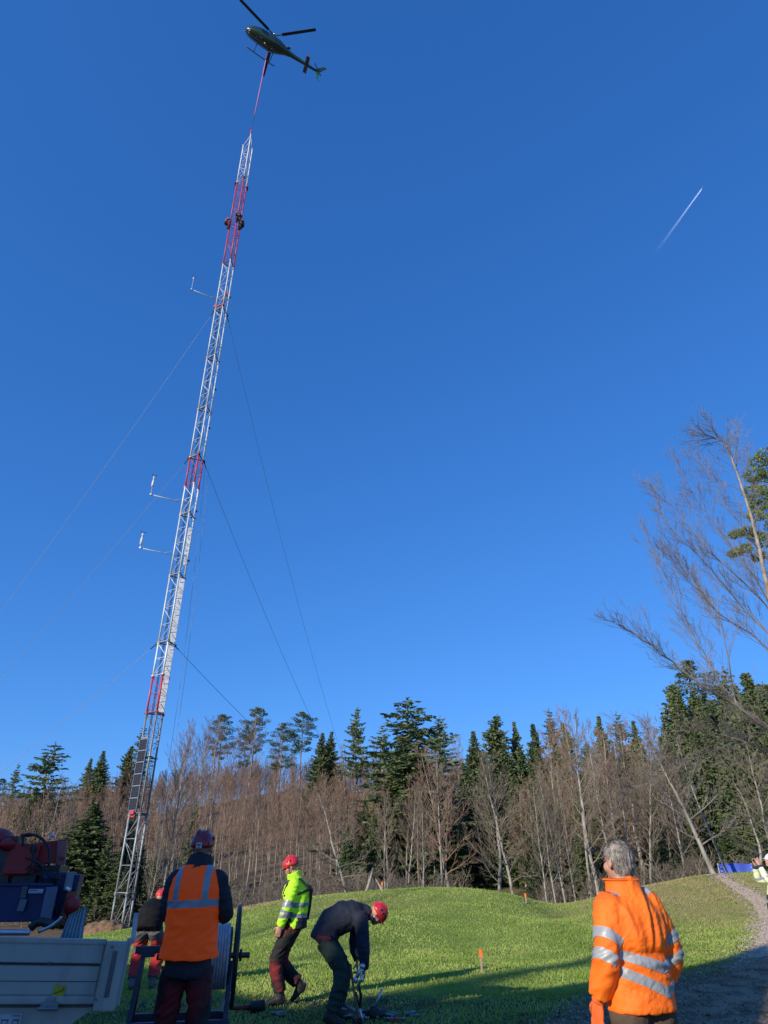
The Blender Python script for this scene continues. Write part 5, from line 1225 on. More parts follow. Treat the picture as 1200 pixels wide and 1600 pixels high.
helmet(E_, J['hed'], O['headM'], mat('bright red helmet', (.75, .05, .04), .3, coat=.3))

# F: photographer at the right edge ------------------------------------------------------------------
fx_, fy_ = 7.34, 14.0
J = dict(pel=(0, .10, .93), wai=(0, .06, 1.10), che=(0, -.02, 1.32), nek=(0, -.03, 1.50), hed=(0, .0, 1.655),
         shL=(-.185, -.03, 1.43), elL=(-.21, .22, 1.36), wrL=(-.10, .27, 1.60), shR=(.185, -.03, 1.43), elR=(.21, .22, 1.36), wrR=(.10, .27, 1.60),
         hiL=(-.09, .10, .91), knL=(-.10, .24, .5), anL=(-.11, .30, .09), toL=(-.12, .47, .04), hiR=(.09, .10, .91), knR=(.10, .17, .5), anR=(.12, .10, .09), toR=(.13, .27, .04))
LY = mat('pale yellow cloth', (.80, .83, .55), .7, 0, (.70, .74, .46), 4)
O = dict(headM=basis(0, 22), handL=hmat((.25, .2, 1), (1, -.2, 0), (0, -1, .3)), handR=hmat((-.25, .2, 1), (-1, -.2, 0), (0, -1, .3)), curlL=.6, curlR=.6, voxel=.009, jvox=.013,
         trousers=mat('blue jeans', (.09, .13, .20), .85, 0, (.06, .09, .14), 4, bump=.3), jacket=LY, leg=(.11, .085, .075), slv=(.08, .065, .05),
         boots=BLACK, jprof=[(-.4, .185, .14, 0), (.1, .19, .15, 0), (1, .185, .15, 0), (1.7, .20, .155, 0), (2.3, .195, .15, 0), (2.7, .15, .115, 0), (3, .09, .085, 0)])
F_, jk, sl, tr = figure('person in pale yellow jacket, jeans and white helmet raising a phone at the right edge', (fx_, fy_, H(fx_, fy_)), R(85), J, O)
helmet(F_, J['hed'], O['headM'], mat('white helmet', (.8, .8, .8), .3, coat=.3), vents=False); eyes(F_, J['hed'], O['headM'])
jm = jk.data; NV = mat('navy cloth', (.03, .04, .07), .8)
band(jm, [(V3((0, 0, .8)), -Z_), (V3((0, 0, 1.12)), Z_)], .003, 'navy_hem', NV, jk); band(jm, [(V3((0, 0, .985)), -Z_), (V3((0, 0, 1.035)), Z_)], .007, 'reflective_band', REFL, jk)
for s in 'LR':
    e_, w_ = V3(J['el' + s]), V3(J['wr' + s]); u_ = (w_ - e_).normalized(); armband(sl[s], J, [(w_ - u_ * .05, -u_), (w_ + u_ * .01, u_)], .004, 'cuff', NV, jk)
    armband(sl[s], J, [(e_ + u_ * .02, -u_), (e_ + u_ * .06, u_)], .004, 'sleeve_band', REFL, jk)
ph = empty('phone', (0, 0, 0)); ph.matrix_world = Matrix.Translation((fx_, fy_, H(fx_, fy_))) @ Matrix.Rotation(R(85), 4, 'Z') @ Matrix.Translation((0, .30, 1.70)) @ Matrix.Rotation(R(20), 4, 'X')
tag(ph, 'dark phone held up in both hands by the white helmeted person', 'phone'); b = MB(); b.box((0, 0, 0), (.15, .009, .075), bev=.004); b.build('case', BLACK, ph); b = MB(); b.box((0, -.0052, 0), (.138, .001, .066)); b.build('screen', mat('phone screen', (.02, .03, .05), .1), ph)
b = MB(); [b.tube([V3((-.055, .004, .02 - q)), V3((-.055, .008, .02 - q))], .008, 10) for q in (0, .02)]; b.build('camera_lens', GLS, ph)

# climbers on the mast ---------------------------------------------------------------------------------
def climber(label, off, zf, face, jm_, tm_, hmm):
    J = dict(pel=(0, -.12, .62), wai=(0, -.12, .76), che=(0, -.08, .96), nek=(0, -.02, 1.12), hed=(0, .0, 1.27), shL=(-.18, -.03, 1.07), elL=(-.25, .1, .92), wrL=(-.12, .30, 1.0), shR=(.18, -.03, 1.07), elR=(.27, .08, .98), wrR=(.14, .30, 1.12),
             hiL=(-.09, -.1, .60), knL=(-.17, .2, .48), anL=(-.12, .12, .09), toL=(-.12, .28, .06), hiR=(.09, -.1, .60), knR=(.16, .22, .40), anR=(.12, .14, -.05), toR=(.12, .3, -.06))
    O = dict(headM=basis(0, -12), handL=hmat((.3, 1, 0), (1, 0, 0), (0, 0, 1)), handR=hmat((-.3, 1, 0), (-1, 0, 0), (0, 0, 1)), curlL=.7, curlR=.7, voxel=.014, jvox=.02, trousers=tm_, jacket=jm_, jprof=JP, leg=(.115, .09, .08), slv=(.09, .07, .055), group='climbers working at the mast joint')
    w = V3((MX, MY, zf)) + off; B_, jk, sl, tr = figure(label, w, face, J, O); helmet(B_, J['hed'], O['headM'], hmm, vents=False, strap=False)
    b = MB(); b.tube([V3((-.17, -.12, .72)), V3((-.12, .25, .86)), V3((.12, .25, .86)), V3((.17, -.12, .72))], .02, 5); b.tube([V3((-.17, -.12, .70)), V3((0, -.25, .70)), V3((.17, -.12, .70))], .035, 6); b.build('harness', DARK, B_)
    b = MB(); b.tube([V3((.2, -.15, .7)), V3((.24, -.16, .45)), V3((.22, -.14, .3))], [.03, .05, .04], 7); b.build('tool_pouch', BLKF, B_)
ang = math.atan2(r0.y, r0.x)
climber('climber in orange top clinging to the left side of the mast joint', LEG[2] * 1.0 - r0 * .30 + n0 * .05, 56.55, ang + R(-90), mat('orange black jacket', (.45, .10, .04), .8, 0, (.03, .025, .03), 5, contrast=(.45, .55)), REDF, mat('pinkish white helmet', (.78, .5, .48), .35))
climber('dark clothed climber crouching on the near leg of the mast joint', LEG[0] + n0 * .32 + r0 * .12, 56.35, ang + R(170), BLKF, BLKF, DARK)
climber('dark clothed climber with grey gear on the right side of the mast joint', LEG[1] + r0 * .12 + n0 * .25, 56.75, ang + R(120), mat('dark grey cloth', (.06, .06, .065), .8), BLKF, mat('grey helmet', (.25, .26, .28), .4))
# ---------------------------------------------------------------- equipment
GREYP = mat('grey dropside paint', (.36, .345, .31), .5, .0, (.22, .205, .175), 5, bump=.08, stretch=(1, 1, .3), contrast=(.45, .75)); GREYD = mat('dark grey underbody', (.12, .125, .13), .6, .2)
BLUEP = mat('blue machine paint', (.008, .014, .10), .5, 0, (.006, .01, .07), 5); REDP = mat('red machine paint', (.42, .012, .014), .5, 0, (.28, .010, .011), 5)
tk = empty('trailer', (-1.70, 5.02, 0), R(18)); tk.rotation_euler = (0, .045, R(18)); tag(tk, 'grey aluminium sided trailer loaded with machinery at the left edge', 'trailer')
b = MB(); zt, zb = 1.235, .905
b.box((-1.15, .02, (zt + zb) / 2), (2.02, .03, zt - zb - .01)); 
b.box((-1.15, .012, zt - .012), (2.02, .05, .028), bev=.006); b.box((-1.15, .006, zb + .018), (2.02, .05, .04), bev=.008)
b.box((-1.15, .0, 1.165), (2.0, .012, .11), bev=.004); b.box((-1.15, .001, 1.022), (2.0, .010, .145), bev=.004)
b.build('side_panel', GREYP, tk)
b = MB(); b.box((-1.15, -.007, 1.103), (2.0, .004, .010)); b.box((-1.15, -.0065, 1.016), (2.0, .003, .003)); b.build('groove', BLACK, tk)
b = MB(); b.box((-.075, -.008, (zt + zb) / 2 - .02), (.13, .06, zt - zb + .03), bev=.012); b.box((-.004, .02, (zt + zb) / 2), (.03, .07, zt - zb + .02), bev=.008); b.build('corner_post', GREYP, tk)
b = MB(); b.box((-.075, -.041, 1.06), (.028, .006, .24), bev=.002); b.build('latch_slot', GREYD, tk)
b = MB()
for x, z in [(-.10, 1.2), (-.13, .93), (-.45, 1.11), (-.47, .80), (-.43, .78)]: b.tube([V3((x, -.045, z)), V3((x, -.02, z))], .007, 8)
b.build('bolt', GREYD, tk)
b = MB(); b.add([(-2.2, .03, .88), (-.13, .03, .88), (-.45, .03, .66), (-2.2, .03, .60), (-2.2, .09, .88), (-.13, .09, .88), (-.45, .09, .66), (-2.2, .09, .60)], [(0, 3, 2, 1), (4, 5, 6, 7), (0, 1, 5, 4), (1, 2, 6, 5), (2, 3, 7, 6), (3, 0, 4, 7)]); b.build('frame_plate', GREYP, tk)
b = MB(); b.box((-.39, -.03, .90), (.10, .03, .03), bev=.006); b.tube([V3((-.45, -.045, .885)), V3((-.34, -.045, .885))], .010, 8); b.box((-.39, -.02, .92), (.05, .03, .04), bev=.008); b.build('latch', mat('dull zinc', (.22, .23, .24), .5, .4), tk)
b = MB(); b.box((-.355, -.010, .962), (.066, .004, .070), Matrix.Rotation(.08, 3, 'Y')); ys = b.build('sticker', mat('yellow sticker', (.42, .36, .01), .6), tk)
b = MB(); b.bar(V3((-.382, -.0135, .955)), V3((-.330, -.0135, .975)), .004); b.bar(V3((-.330, -.0135, .975)), V3((-.336, -.0135, .984)), .003); b.build('print', BLACK, ys)
b = MB(); b.box((-.64, .026, .80), (.22, .006, .10)); pl_ = b.build('label_plate', mat('white label', (.45, .46, .50), .5), tk)
b = MB()
for i in range(5): b.box((-.70, .0225, .835 - i * .014), (.07, .002, .003))
b.box((-.72, .0225, .842), (.05, .002, .006)); b.box((-.62, .0225, .822), (.04, .002, .006)); b.box((-.56, .0225, .822), (.035, .002, .006)); b.box((-.565, .0225, .842), (.045, .002, .004))
for x in (-.635, -.605, -.575, -.548): b.box((x, .0225, .79), (.004, .002, .055))
b.build('print', mat('dark print', (.05, .05, .08), .6), pl_)
b = MB(); b.box((-1.15, 1.2, .90), (2.1, 2.3, .04)); b.build('load_floor', GREYD, tk)
b = MB(); b.tube([V3((-.62, .25, .36)), V3((-.62, .47, .36))], .34, 28); b.tube([V3((-.62, .23, .36)), V3((-.62, .26, .36))], .2, 20, mi=0); b.build('wheel', BLACK, tk, True)
b = MB(); b.box((-.30, .2, .72), (.10, .06, .12), bev=.01); b.ell((-.30, .16, .70), (.02, .01, .02)); b.build('corner_marker', ALU, tk)
b = MB(); b.box((.012, .03, 1.30), (.03, .02, .17), Matrix.Rotation(-.08, 3, 'Y')); b.build('stake', mat('pale stake', (.45, .47, .5), .5), tk)
# machinery on the load bed
mc0 = P(60, 1440, 6.0)
mc = empty('winch_machine', (mc0.x, 6.1, 1.0)); tag(mc, 'blue and red winch machine with hoses standing on the trailer', 'machine'); RM = Matrix.Rotation(R(14), 3, 'Z'); MO = mc.location
def facebox(name, p0, p1, d, depth, m, par=mc, skew=0, bev=.008, rot=None):
    a = P(p0[0], p0[1], d); c = P(p1[0], p1[1], d); cen = (a + c) / 2; w = abs(c.x - a.x); h = abs(c.z - a.z); b = MB()
    Mx = (RM if rot is None else rot); b.box(cen + Mx @ V3((0, depth / 2, 0)), (w, depth, h), Mx @ Matrix.Rotation(skew, 3, 'Y'), bev=bev); return b.build(name, m, par, origin=MO)
cab = facebox('cabinet', (-40, 1384), (74, 1441), 6.0, .5, BLUEP)
facebox('cabinet_lid', (-40, 1380), (77, 1385), 5.98, .52, BLUEP)
facebox('cabinet_edge', (73, 1386), (78, 1440), 5.97, .04, mat('lighter blue', (.12, .14, .2), .5))  # lighter strip along the cabinet's side
facebox('strap', (35, 1385), (39, 1404), 5.97, .015, GREYD, cab); facebox('strap', (31, 1405), (37, 1424), 5.97, .015, mat('grey strap', (.16, .18, .2), .7), cab, skew=.12)
lb = facebox('sticker', (46, 1389), (66, 1396), 5.975, .01, mat('white label', (.45, .46, .50), .5), cab); facebox('print', (47, 1390.5), (58, 1392), 5.97, .004, DARK, cab, bev=0)
facebox('column', (92, 1366), (107, 1446), 6.2, .25, BLUEP, skew=.06); facebox('column_edge', (103, 1393), (108, 1446), 6.15, .06, mat('orange red edge', (.40, .09, .03), .5), skew=.10)
facebox('cross_beam', (70, 1363), (109, 1374), 6.2, .3, BLUEP); facebox('corner_profile', (105, 1362), (110, 1392), 6.15, .05, mat('grey profile', (.22, .24, .26), .5)); facebox('clasp', (103, 1386), (110, 1392), 6.1, .06, ALU, skew=.5)
facebox('dark_void_box', (40, 1352), (86, 1384), 6.35, .4, DARK); facebox('dark_void_box', (22, 1366), (52, 1382), 6.2, .3, DARK)  # dark boxes standing in for shade inside an open void
facebox('red_housing', (18, 1318), (49, 1370), 6.2, .3, REDP, skew=.08); facebox('red_housing', (8, 1352), (40, 1366), 6.1, .2, REDP)
facebox('dark_panel', (-30, 1306), (8, 1384), 6.15, .3, DARK)
facebox('red_panel', (58, 1314), (97, 1350), 6.3, .06, REDP, skew=-.12); facebox('panel_edge', (93, 1314), (98, 1352), 6.28, .04, mat('pinkish edge', (.35, .10, .10), .5), skew=-.14); facebox('knob', (93, 1338), (98, 1343), 6.25, .05, REDP)
for (x0, y0, r0_) in [((-4), 1316, .115), (20, 1320, .06)]:
    b = MB(); c = P(x0, y0, 6.25); b.ell(c, (r0_, .2, r0_ * .95)); b.tube([c - V3((0, 0, .22)), c], r0_ * .97, 20); b.build('red_tank', REDP, mc, True, origin=MO)
def pxtube(name, pts, d, r, m, par=mc): b = MB(); q = [P(a, c, d) for a, c in pts]; k = []; [k.extend([poly(q, i + f) for f in (0, .25, .5, .75)]) for i in range(len(q) - 1)]; k.append(q[-1]); b.tube(k, r, 8); return b.build(name, m, par, True, origin=MO)
pxtube('hose', [(36, 1322), (37, 1306), (50, 1304), (66, 1311), (77, 1328), (76, 1352)], 6.15, .011, BLACK)
pxtube('hose', [(50, 1318), (51, 1330), (55, 1345), (60, 1362)], 6.12, .010, BLACK); pxtube('hose', [(40, 1340), (62, 1350), (80, 1372)], 6.1, .009, BLACK); pxtube('hose', [(88, 1350), (92, 1372), (84, 1400), (90, 1430)], 6.1, .010, BLACK)
pxtube('valve', [(77, 1312), (80, 1305), (86, 1307)], 6.28, .010, ALU); pxtube('lever', [(51, 1322), (52, 1331)], 6.2, .02, BLACK); pxtube('lever', [(51, 1340), (53, 1344)], 6.2, .02, BLACK)
pxtube('fitting', [(33, 1305), (48, 1305)], 6.18, .014, REDP); pxtube('silver_tube', [(-20, 1457), (46, 1457)], 5.7, .02, ALU)
pxtube('linkage', [(60, 1456), (78, 1448), (92, 1438), (96, 1432)], 5.8, .012, ALU); pxtube('linkage', [(48, 1450), (62, 1440), (86, 1446)], 5.85, .03, DARK)
rnd2 = random.Random(4)
for i in range(7): x = rnd2.uniform(44, 90); y = rnd2.uniform(1352, 1378); pxtube('cable', [(x, y), (x + rnd2.uniform(-14, 14), y + rnd2.uniform(-10, 10)), (x + rnd2.uniform(-18, 18), y + rnd2.uniform(-4, 16))], 6.05, .006, BLACK)
# corrugated sheet and red lamp
cs = empty('corrugated_sheet', tuple(P(118, 1460, 5.9))); tag(cs, 'pale corrugated sheet leaning at the end of the loaded trailer', 'sheet'); b = MB()
q0, q1, q2, q3 = P(92, 1470, 5.9), P(128, 1470, 5.9), P(137, 1415, 5.95), P(108, 1431, 5.95); n = 44; tp = []; bt = []
for i in range(n + 1):
    t = i / n; of = V3((0, -.012 * math.sin(t * 6.283 * 6), 0)); bt.append(q0.lerp(q1, t) + of); tp.append(q3.lerp(q2, t) + of)
b.add(bt + tp + [p + V3((0, .004, 0)) for p in bt + tp], [(i, i + 1, n + 2 + i, n + 1 + i) for i in range(n)] + [(2 * n + 2 + i, 3 * n + 3 + i, 3 * n + 4 + i, 2 * n + 3 + i) for i in range(n)]); b.build('sheet', mat('pale blue grey sheet', (.30, .36, .38), .45, .3), cs, True, origin=cs.location)
b = MB(); b.bar(q3, q2, .012); b.build('top_edge', mat('green edge', (.10, .20, .12), .6), cs, origin=cs.location)
lm = empty('warning_lamp', tuple(P(115, 1420, 6.1))); tag(lm, 'red cone shaped lamp behind the corrugated sheet', 'lamp'); b = MB(); c = P(107, 1416, 6.1); e = P(124, 1412, 6.1); b.tube([c, c.lerp(e, .6), e], [.07, .06, .03], 16); b.build('lens', REDP, lm, True, origin=lm.location); b = MB(); b.tube([P(104, 1417, 6.1), c], .06, 14); b.tube([P(110, 1424, 6.1), V3((P(110, 1424, 6.1).x, 6.1, .93))], .02, 8); b.build('holder', DARK, lm, True, origin=lm.location)

# cable reel on its stand
rx, ry, rz_ = -1.454, 7.6, .90; reel = empty('cable_reel', (rx, ry, rz_), R(12)); tag(reel, 'steel cable reel wound with grey wire rope beside the vest wearer', 'reel')
def ring(b, x, r, rt, n=40):
    b.rings([[V3((x + rt * math.cos(t) , (r + rt * math.sin(t)) * math.cos(2 * math.pi * i / n), (r + rt * math.sin(t)) * math.sin(2 * math.pi * i / n))) for t in [k * 6.283 / 8 for k in range(8)]] for i in range(n + 1)], False)
for x in (.015, -.58):
    b = MB(); ring(b, x, .405, .020); ring(b, x, .10, .014)
    for i in range(4): a = i * math.pi / 2 + .5; b.bar(V3((x, .08 * math.cos(a), .08 * math.sin(a))), V3((x, .40 * math.cos(a), .40 * math.sin(a))), .035, .012, up=V3((1, 0, 0)))
    b.build('flange', DARK, reel, True)
b = MB(); b.tube([V3((-.55, 0, 0)), V3((-.03, 0, 0))], .235, 30); b.build('drum', DARK, reel, True)
WR = mat('grey wire rope', (.55, .57, .58), .5, .1, (.38, .40, .42), 20); b = MB(); nw = 19
for i in range(nw): ring(b, -.545 + i * .0265, .255, .0145, 44)
b.build('wire_rope', WR, reel, True)
b = MB(); b.tube([V3((-.72, 0, 0)), V3((.15, 0, 0))], .024, 12); b.tube([V3((.05, 0, 0)), V3((.075, 0, 0))], .05, 12); b.build('axle', DARK, reel, True)
sd = empty('reel_stand', (rx, ry, 0), R(12)); tag(sd, 'blue grey steel stand carrying the cable reel', 'stand'); SB = mat('blue grey frame', (.07, .085, .12), .5, .3)
g0 = H(rx, ry)
for x in (-.84, .03):
    for s in (-1, 1): b = MB(); b.bar(V3((x - (.0 if x < 0 else .06), .0, rz_ - (.05 if x > 0 else -.06))), V3((x - .06, s * .26, g0 + .02)), .04, .04); b.build('leg', SB, sd)
for y in (-.40, .40): b = MB(); b.bar(V3((-.92, y * .55, .40)), V3((.0, y * .55, .40)), .05, .08); b.build('cross_beam', SB, sd)
b = MB(); b.bar(V3((-.92, 0, rz_ + .06)), V3((-.70, 0, rz_ + .06)), .05, .06); b.box((-.80, 0, rz_ + .03), (.12, .10, .05)); b.build('axle_bearing', SB, sd)
b = MB(); b.bar(V3((-.9, -.42, g0 + .05)), V3((-.9, .42, g0 + .05)), .07); b.bar(V3((-.03, -.42, g0 + .05)), V3((-.03, .42, g0 + .05)), .07); b.build('foot_bar', SB, sd)
b = MB(); b.tube([V3((-.05, .06, rz_ - .33)), V3((-.07, -.02, rz_ - .43)), V3((-.03, .1, rz_ - .44)), V3((.0, .05, rz_ - .3))], .012, 6); b.build('loose_wire_end', WR, reel) .location = (0, 0, -rz_) if False else (0, 0, -rz_)

# tool in the hands of the bending worker; hoist and shackles on the ground
WOODH = mat('wooden handle', (.34, .16, .06), .6, 0, (.25, .11, .04), 12, stretch=(1, 1, .2))
a = P(547, 1506, 9.85); e = P(561, 1600, 9.75); e.z = max(e.z, H(e.x, e.y) - .02)
tl = empty('sledge_hammer', tuple(e)); tag(tl, 'wooden handled hammer held upright by the bending worker', 'hammer'); b = MB(); b.tube([a, a.lerp(e, .5), e], [.018, .015, .019], 10); b.build('handle', WOODH, tl, True, origin=tl.location)
b = MB(); b.box(e + V3((0, 0, .035)), (.15, .06, .06), Matrix.Rotation(.5, 3, 'Z'), bev=.012); b.build('head', DARK, tl, origin=tl.location)
a = P(563, 1514, 9.6)
tb = empty('turnbuckle', tuple(a)); tag(tb, 'silver turnbuckle with black strap in the right hand of the bending worker', 'turnbuckle')
b = MB(); b.tube([P(566, 1511, 9.6), P(556, 1530, 9.6)], .022, 8); b.tube([P(567, 1522, 9.6), P(560, 1540, 9.6)], .018, 8); b.ell(P(566, 1510, 9.6), (.035, .03, .035)); b.ell(P(556, 1531, 9.6), (.03, .03, .04)); b.tube([P(556, 1520, 9.6), P(568, 1516, 9.6)], .014, 8); b.build('body', ALU, tb, True, origin=tb.location)
b = MB(); b.tube([P(560, 1538, 9.6), P(564, 1556, 9.65), P(562, 1575, 9.7)], [.02, .018, .012], 6); b.build('strap', BLACK, tb, True, origin=tb.location)
st2 = empty('steel_bar', tuple(P(566, 1592, 9.7))); tag(st2, 'thin bright steel bar leaning beside the wooden handle', 'bar'); b = MB(); b.tube([P(556, 1550, 9.75), P(561, 1572, 9.72)], .011, 8); b.build('grip', DARK, st2, True, origin=st2.location); b = MB(); b.tube([P(561, 1572, 9.72), P(568, 1600, 9.7)], .013, 8); b.build('shaft', ALU, st2, True, origin=st2.location)
rg3 = random.Random(12); SH = mat('shackle steel', (.15, .155, .16), .5, .5, (.3, .31, .33), 10)
def shackle(px, py, s, rz, label):
    g = ground_at(px, py); r = empty('shackle', (g.x, g.y, g.z + .03 * s), rz); tag(r, label, 'shackle', 'steel shackles and clamps on the ground')
    b = MB(); b.tube([V3((-.04 * s, 0, 0))] + [V3((-.055 * s * math.cos(t), .03 * s + .11 * s * math.sin(t), .02 * s * math.sin(t))) for t in [k * math.pi / 8 for k in range(9)]] + [V3((.04 * s, 0, 0))], .016 * s, 8); b.build('bow', SH, r, True)
    b = MB(); b.tube([V3((-.08 * s, 0, 0)), V3((.08 * s, 0, 0))], .014 * s, 8); b.tube([V3((.06 * s, 0, 0)), V3((.085 * s, 0, 0))], .028 * s, 6); b.build('pin', SH, r, True)
for px, py, s in [(540, 1582, 1.4), (536, 1592, 1.3),  (556, 1594, 1.3), (578, 1590, 1.4), (586, 1594, 1.6), (612, 1589, 1.1), (622, 1588, .9), (634, 1589, 1.1), (645, 1590, .9), (606, 1596, 1.0), (626, 1596, 1.0), (432, 1588, 1.2), (441, 1589, 1.0), (568, 1597, 1.4)]:
    shackle(px, py, s * .72, rg3.uniform(0, 6), 'small silver shackle among others in shaded grass at the feet of the bending worker' if px > 500 else 'small silver shackle lying in the shade below the walking worker')
hp = ground_at(586, 1594); hs = empty('chain_hoist', tuple(hp)); tag(hs, 'dark chain hoist with a pale lever sticking up beside the hammer', 'hoist')
b = MB(); b.box(hp + V3((0, 0, .06)), (.16, .10, .12), Matrix.Rotation(.4, 3, 'Y'), bev=.03); b.tube([hp + V3((-.14, 0, .04)), hp + V3((.13, 0, .05))], .05, 12); b.build('body', DARK, hs, True, origin=hs.location); b = MB(); b.tube([hp + V3((.0, 0, .1)), hp + V3((.09, 0, .30))], [.02, .013], 8); b.build('lever', ALU, hs, True, origin=hs.location)
b = MB(); b.tube([hp + V3((-.14, .02, .04)), hp + V3((-.32, .03, .10)), hp + V3((-.44, .03, .16))], [.03, .02, .03], 8); b.build('arm', SH, hs, True, origin=hs.location)
tp_ = ground_at(398, 1585); cd = empty('cordless_tool', tuple(tp_)); tag(cd, 'black tool with a red handle lying in the shaded grass right of the reel', 'tool'); b = MB(); b.tube([tp_ + V3((-.05, 0, .06)), tp_ + V3((.12, 0, .09))], [.07, .06], 12); b.build('body', BLACK, cd, True, origin=cd.location); b = MB(); b.tube([tp_ + V3((-.05, 0, .06)), tp_ + V3((-.30, .02, .05))], [.03, .02], 8); b.build('handle', REDF, cd, True, origin=cd.location)
rp = ground_at(618, 1598); rc = MB(); rc.box((0, 0, .02), (.12, .06, .04), bev=.01); o = rc.build('glove', mat('orange red glove', (.5, .08, .05), .8), loc=tuple(rp)); tag(o, 'orange red glove dropped at the lower edge beside the shackles', 'glove')
# marker pegs
for px, py, h, lab in [(753, 1520, .30, 'wooden marker peg with orange painted top standing in mid meadow'), (822, 1412, .30, 'small orange marker peg on the crest at the edge of the wood'), (597, 1394, .30, 'orange marker peg on the crest beside the slim grey tree')]:
    g = ground_at(px, py); 
    if px < 600 or px > 800: k = g.y; h = 10 / (FPX / (k * 1.17)) 
    else: h = 20 / (FPX / (g.y * 1.22))
    pg = empty('marker_peg', (g.x, g.y, g.z)); tag(pg, lab, 'marker peg', 'orange topped marker pegs'); b = MB(); b.box((0, 0, h * .35), (.035, .035, h * .75), bev=.003); b.build('stake', mat('pale wood', (.45, .32, .2), .7), pg); b = MB(); b.box((0, 0, h * .84), (.055, .055, h * .36), bev=.004); b.build('painted_top', mat('orange peg paint', (1.0, .20, .04), .6), pg)
# blue barrier at the top of the path
bl = P(1151, 1362, 34); bb = empty('barrier', (bl.x, 34, H(bl.x, 34))); tag(bb, 'blue sheeted barrier standing across the top of the gravel path', 'barrier'); w = 53 / 1166 * 34; zt_ = P(1151, 1351, 34).z - bb.location.z; zb_ = P(1151, 1371, 34).z - bb.location.z
b = MB(); n = 20; v = []; 
for i in range(n + 1):
    t = i / n; x = (t - .5) * w; yy = .05 * math.sin(t * 9); v += [(x, yy, zb_), (x, yy - .03, zt_ - .06 * math.sin(math.pi * t) * -1), (x, yy + .02, zt_ + .03)]
b.add(v, [(3 * i, 3 * i + 3, 3 * i + 4, 3 * i + 1) for i in range(n)] + [(3 * i + 1, 3 * i + 4, 3 * i + 5, 3 * i + 2) for i in range(n)]); b.build('tarpaulin', mat('blue tarpaulin', (.085, .13, .55), .5, 0, (.07, .11, .47), 2), bb, True)
b = MB()
for s in (-1, 1): b.tube([V3((s * w / 2, .05, -.2)), V3((s * w / 2, .05, zt_ + .05))], .035, 8)
b.build('post', ALU, bb); b = MB()
for s in (-1, 1):
    for z in (.25, .5, .8): b.box((s * (w / 2 - .08), -.06, zb_ + (zt_ - zb_) * z), (.07, .02, .018))
b.build('tie', MWHITE, bb)
# soil heap by the mast foot
g = ground_at(165, 1470); hpx = P(165, 1457, 36); b = MB(); b.ell((0, 0, -.05), (1.3, .8, .62), nu=28, nv=16); hm_ = organic(b, .06, 1, lambda co, n_: .10 * noise.noise(co * 3) + .05 * noise.noise(co * 9)); o = link_mesh('soil_heap', hm_, mat('brown soil', (.24, .14, .07), .95, 0, (.15, .09, .05), 6, bump=.8, bscale=20), smooth=True, loc=(hpx.x, 36, H(hpx.x, 36))); tag(o, 'heap of brown soil in front of the mast foot', 'heap')
# fallen trunk / brush lines at the crest
for k, (a_, c_, r_) in enumerate([((570, 1394), (583, 1356), .07), ((571, 1394), (577, 1368), .05), ((600, 1388), (586, 1372), .05)]):
    p_, q_ = P(*a_, 31), P(*c_, 31.5); p_.z = H(p_.x, 31); lg = MB(); lg.tube([p_, p_.lerp(q_, .5) + V3((.03, 0, .02)), q_], [r_, r_ * .8, r_ * .4], 7); o = lg.build('broken_branch', mat('pale bark', (.40, .34, .27), .85), smooth=True, origin=p_, loc=tuple(p_)); tag(o, ['long pale broken branch leaning up at the crest', 'short pale broken branch beside the long one', 'pale branch slanting left at the foot of the slim grey tree'][k], 'branch')

# ---------------------------------------------------------------- unseen behind the viewer: buildings added to cast the shade, and trees
PL = mat('cream render', (.62, .58, .5), .9, 0, (.55, .52, .45), 2); RT = mat('roof tiles', (.22, .08, .05), .85, 0, (.16, .06, .04), 8, bump=.5, bscale=12)
def house(name, label, x0, x1, y0, y1, eave, ridge, over=.35):
    r = empty(name, (0, 0, 0), math.atan2(-.67, .74)); tag(r, label, 'building'); o = r.location; xm = (x0 + x1) / 2
    b = MB(); v = [V3((x, y, z)) for y in (y0, y1) for x, z in ((x0, -.5), (x1, -.5), (x1, eave), (xm, ridge), (x0, eave))]; b.add(v, [(0, 1, 2, 3, 4), (9, 8, 7, 6, 5), (0, 5, 6, 1), (1, 6, 7, 2), (4, 9, 5, 0)]); b.build('wall', PL, r, origin=o)
    b = MB()
    for s, xe in ((-1, x0), (1, x1)):
        a = V3((xm, 0, ridge + .06)); e = V3((xe + s * over, 0, eave - over * (ridge - eave) / (xm - x0) + .06)); L = (e - a).length; ang_ = math.atan2(a.z - e.z, (e.x - a.x)); b.box(((a.x + e.x) / 2, (y0 + y1) / 2, (a.z + e.z) / 2 + .08), (L, y1 - y0 + 2 * over, .12), Matrix.Rotation(ang_, 3, 'Y'))
    b.build('roof', RT, r, origin=o); b = MB(); b.box((xm, y1 + .03, 1.5), (3, .06, 3)); b.build('door', mat('door wood', (.2, .12, .07), .7), r, origin=o)
    for x in (x0 + 1.5, x1 - 1.5): b = MB(); b.box((x, y1 + .03, 4.6), (1, .06, 1.2)); b.build('window', GLS, r, origin=o)
house('shade_house', 'house added unseen behind the viewer to shade the foreground', -7.0, -2.75, -19, -9, 5.98, 9.5)  # added caster, gable shaped and turned to fit the shadow edge
house('shade_barn', 'long low barn added unseen behind the viewer to widen the shade', -24, -7.05, -19, -9.05, 5.6, 6.2, .02)  # added caster, unseen, carrying the shadow edge farther left
SD = V3((-.67, -.74, 0)).normalized(); TE = math.tan(R(20))
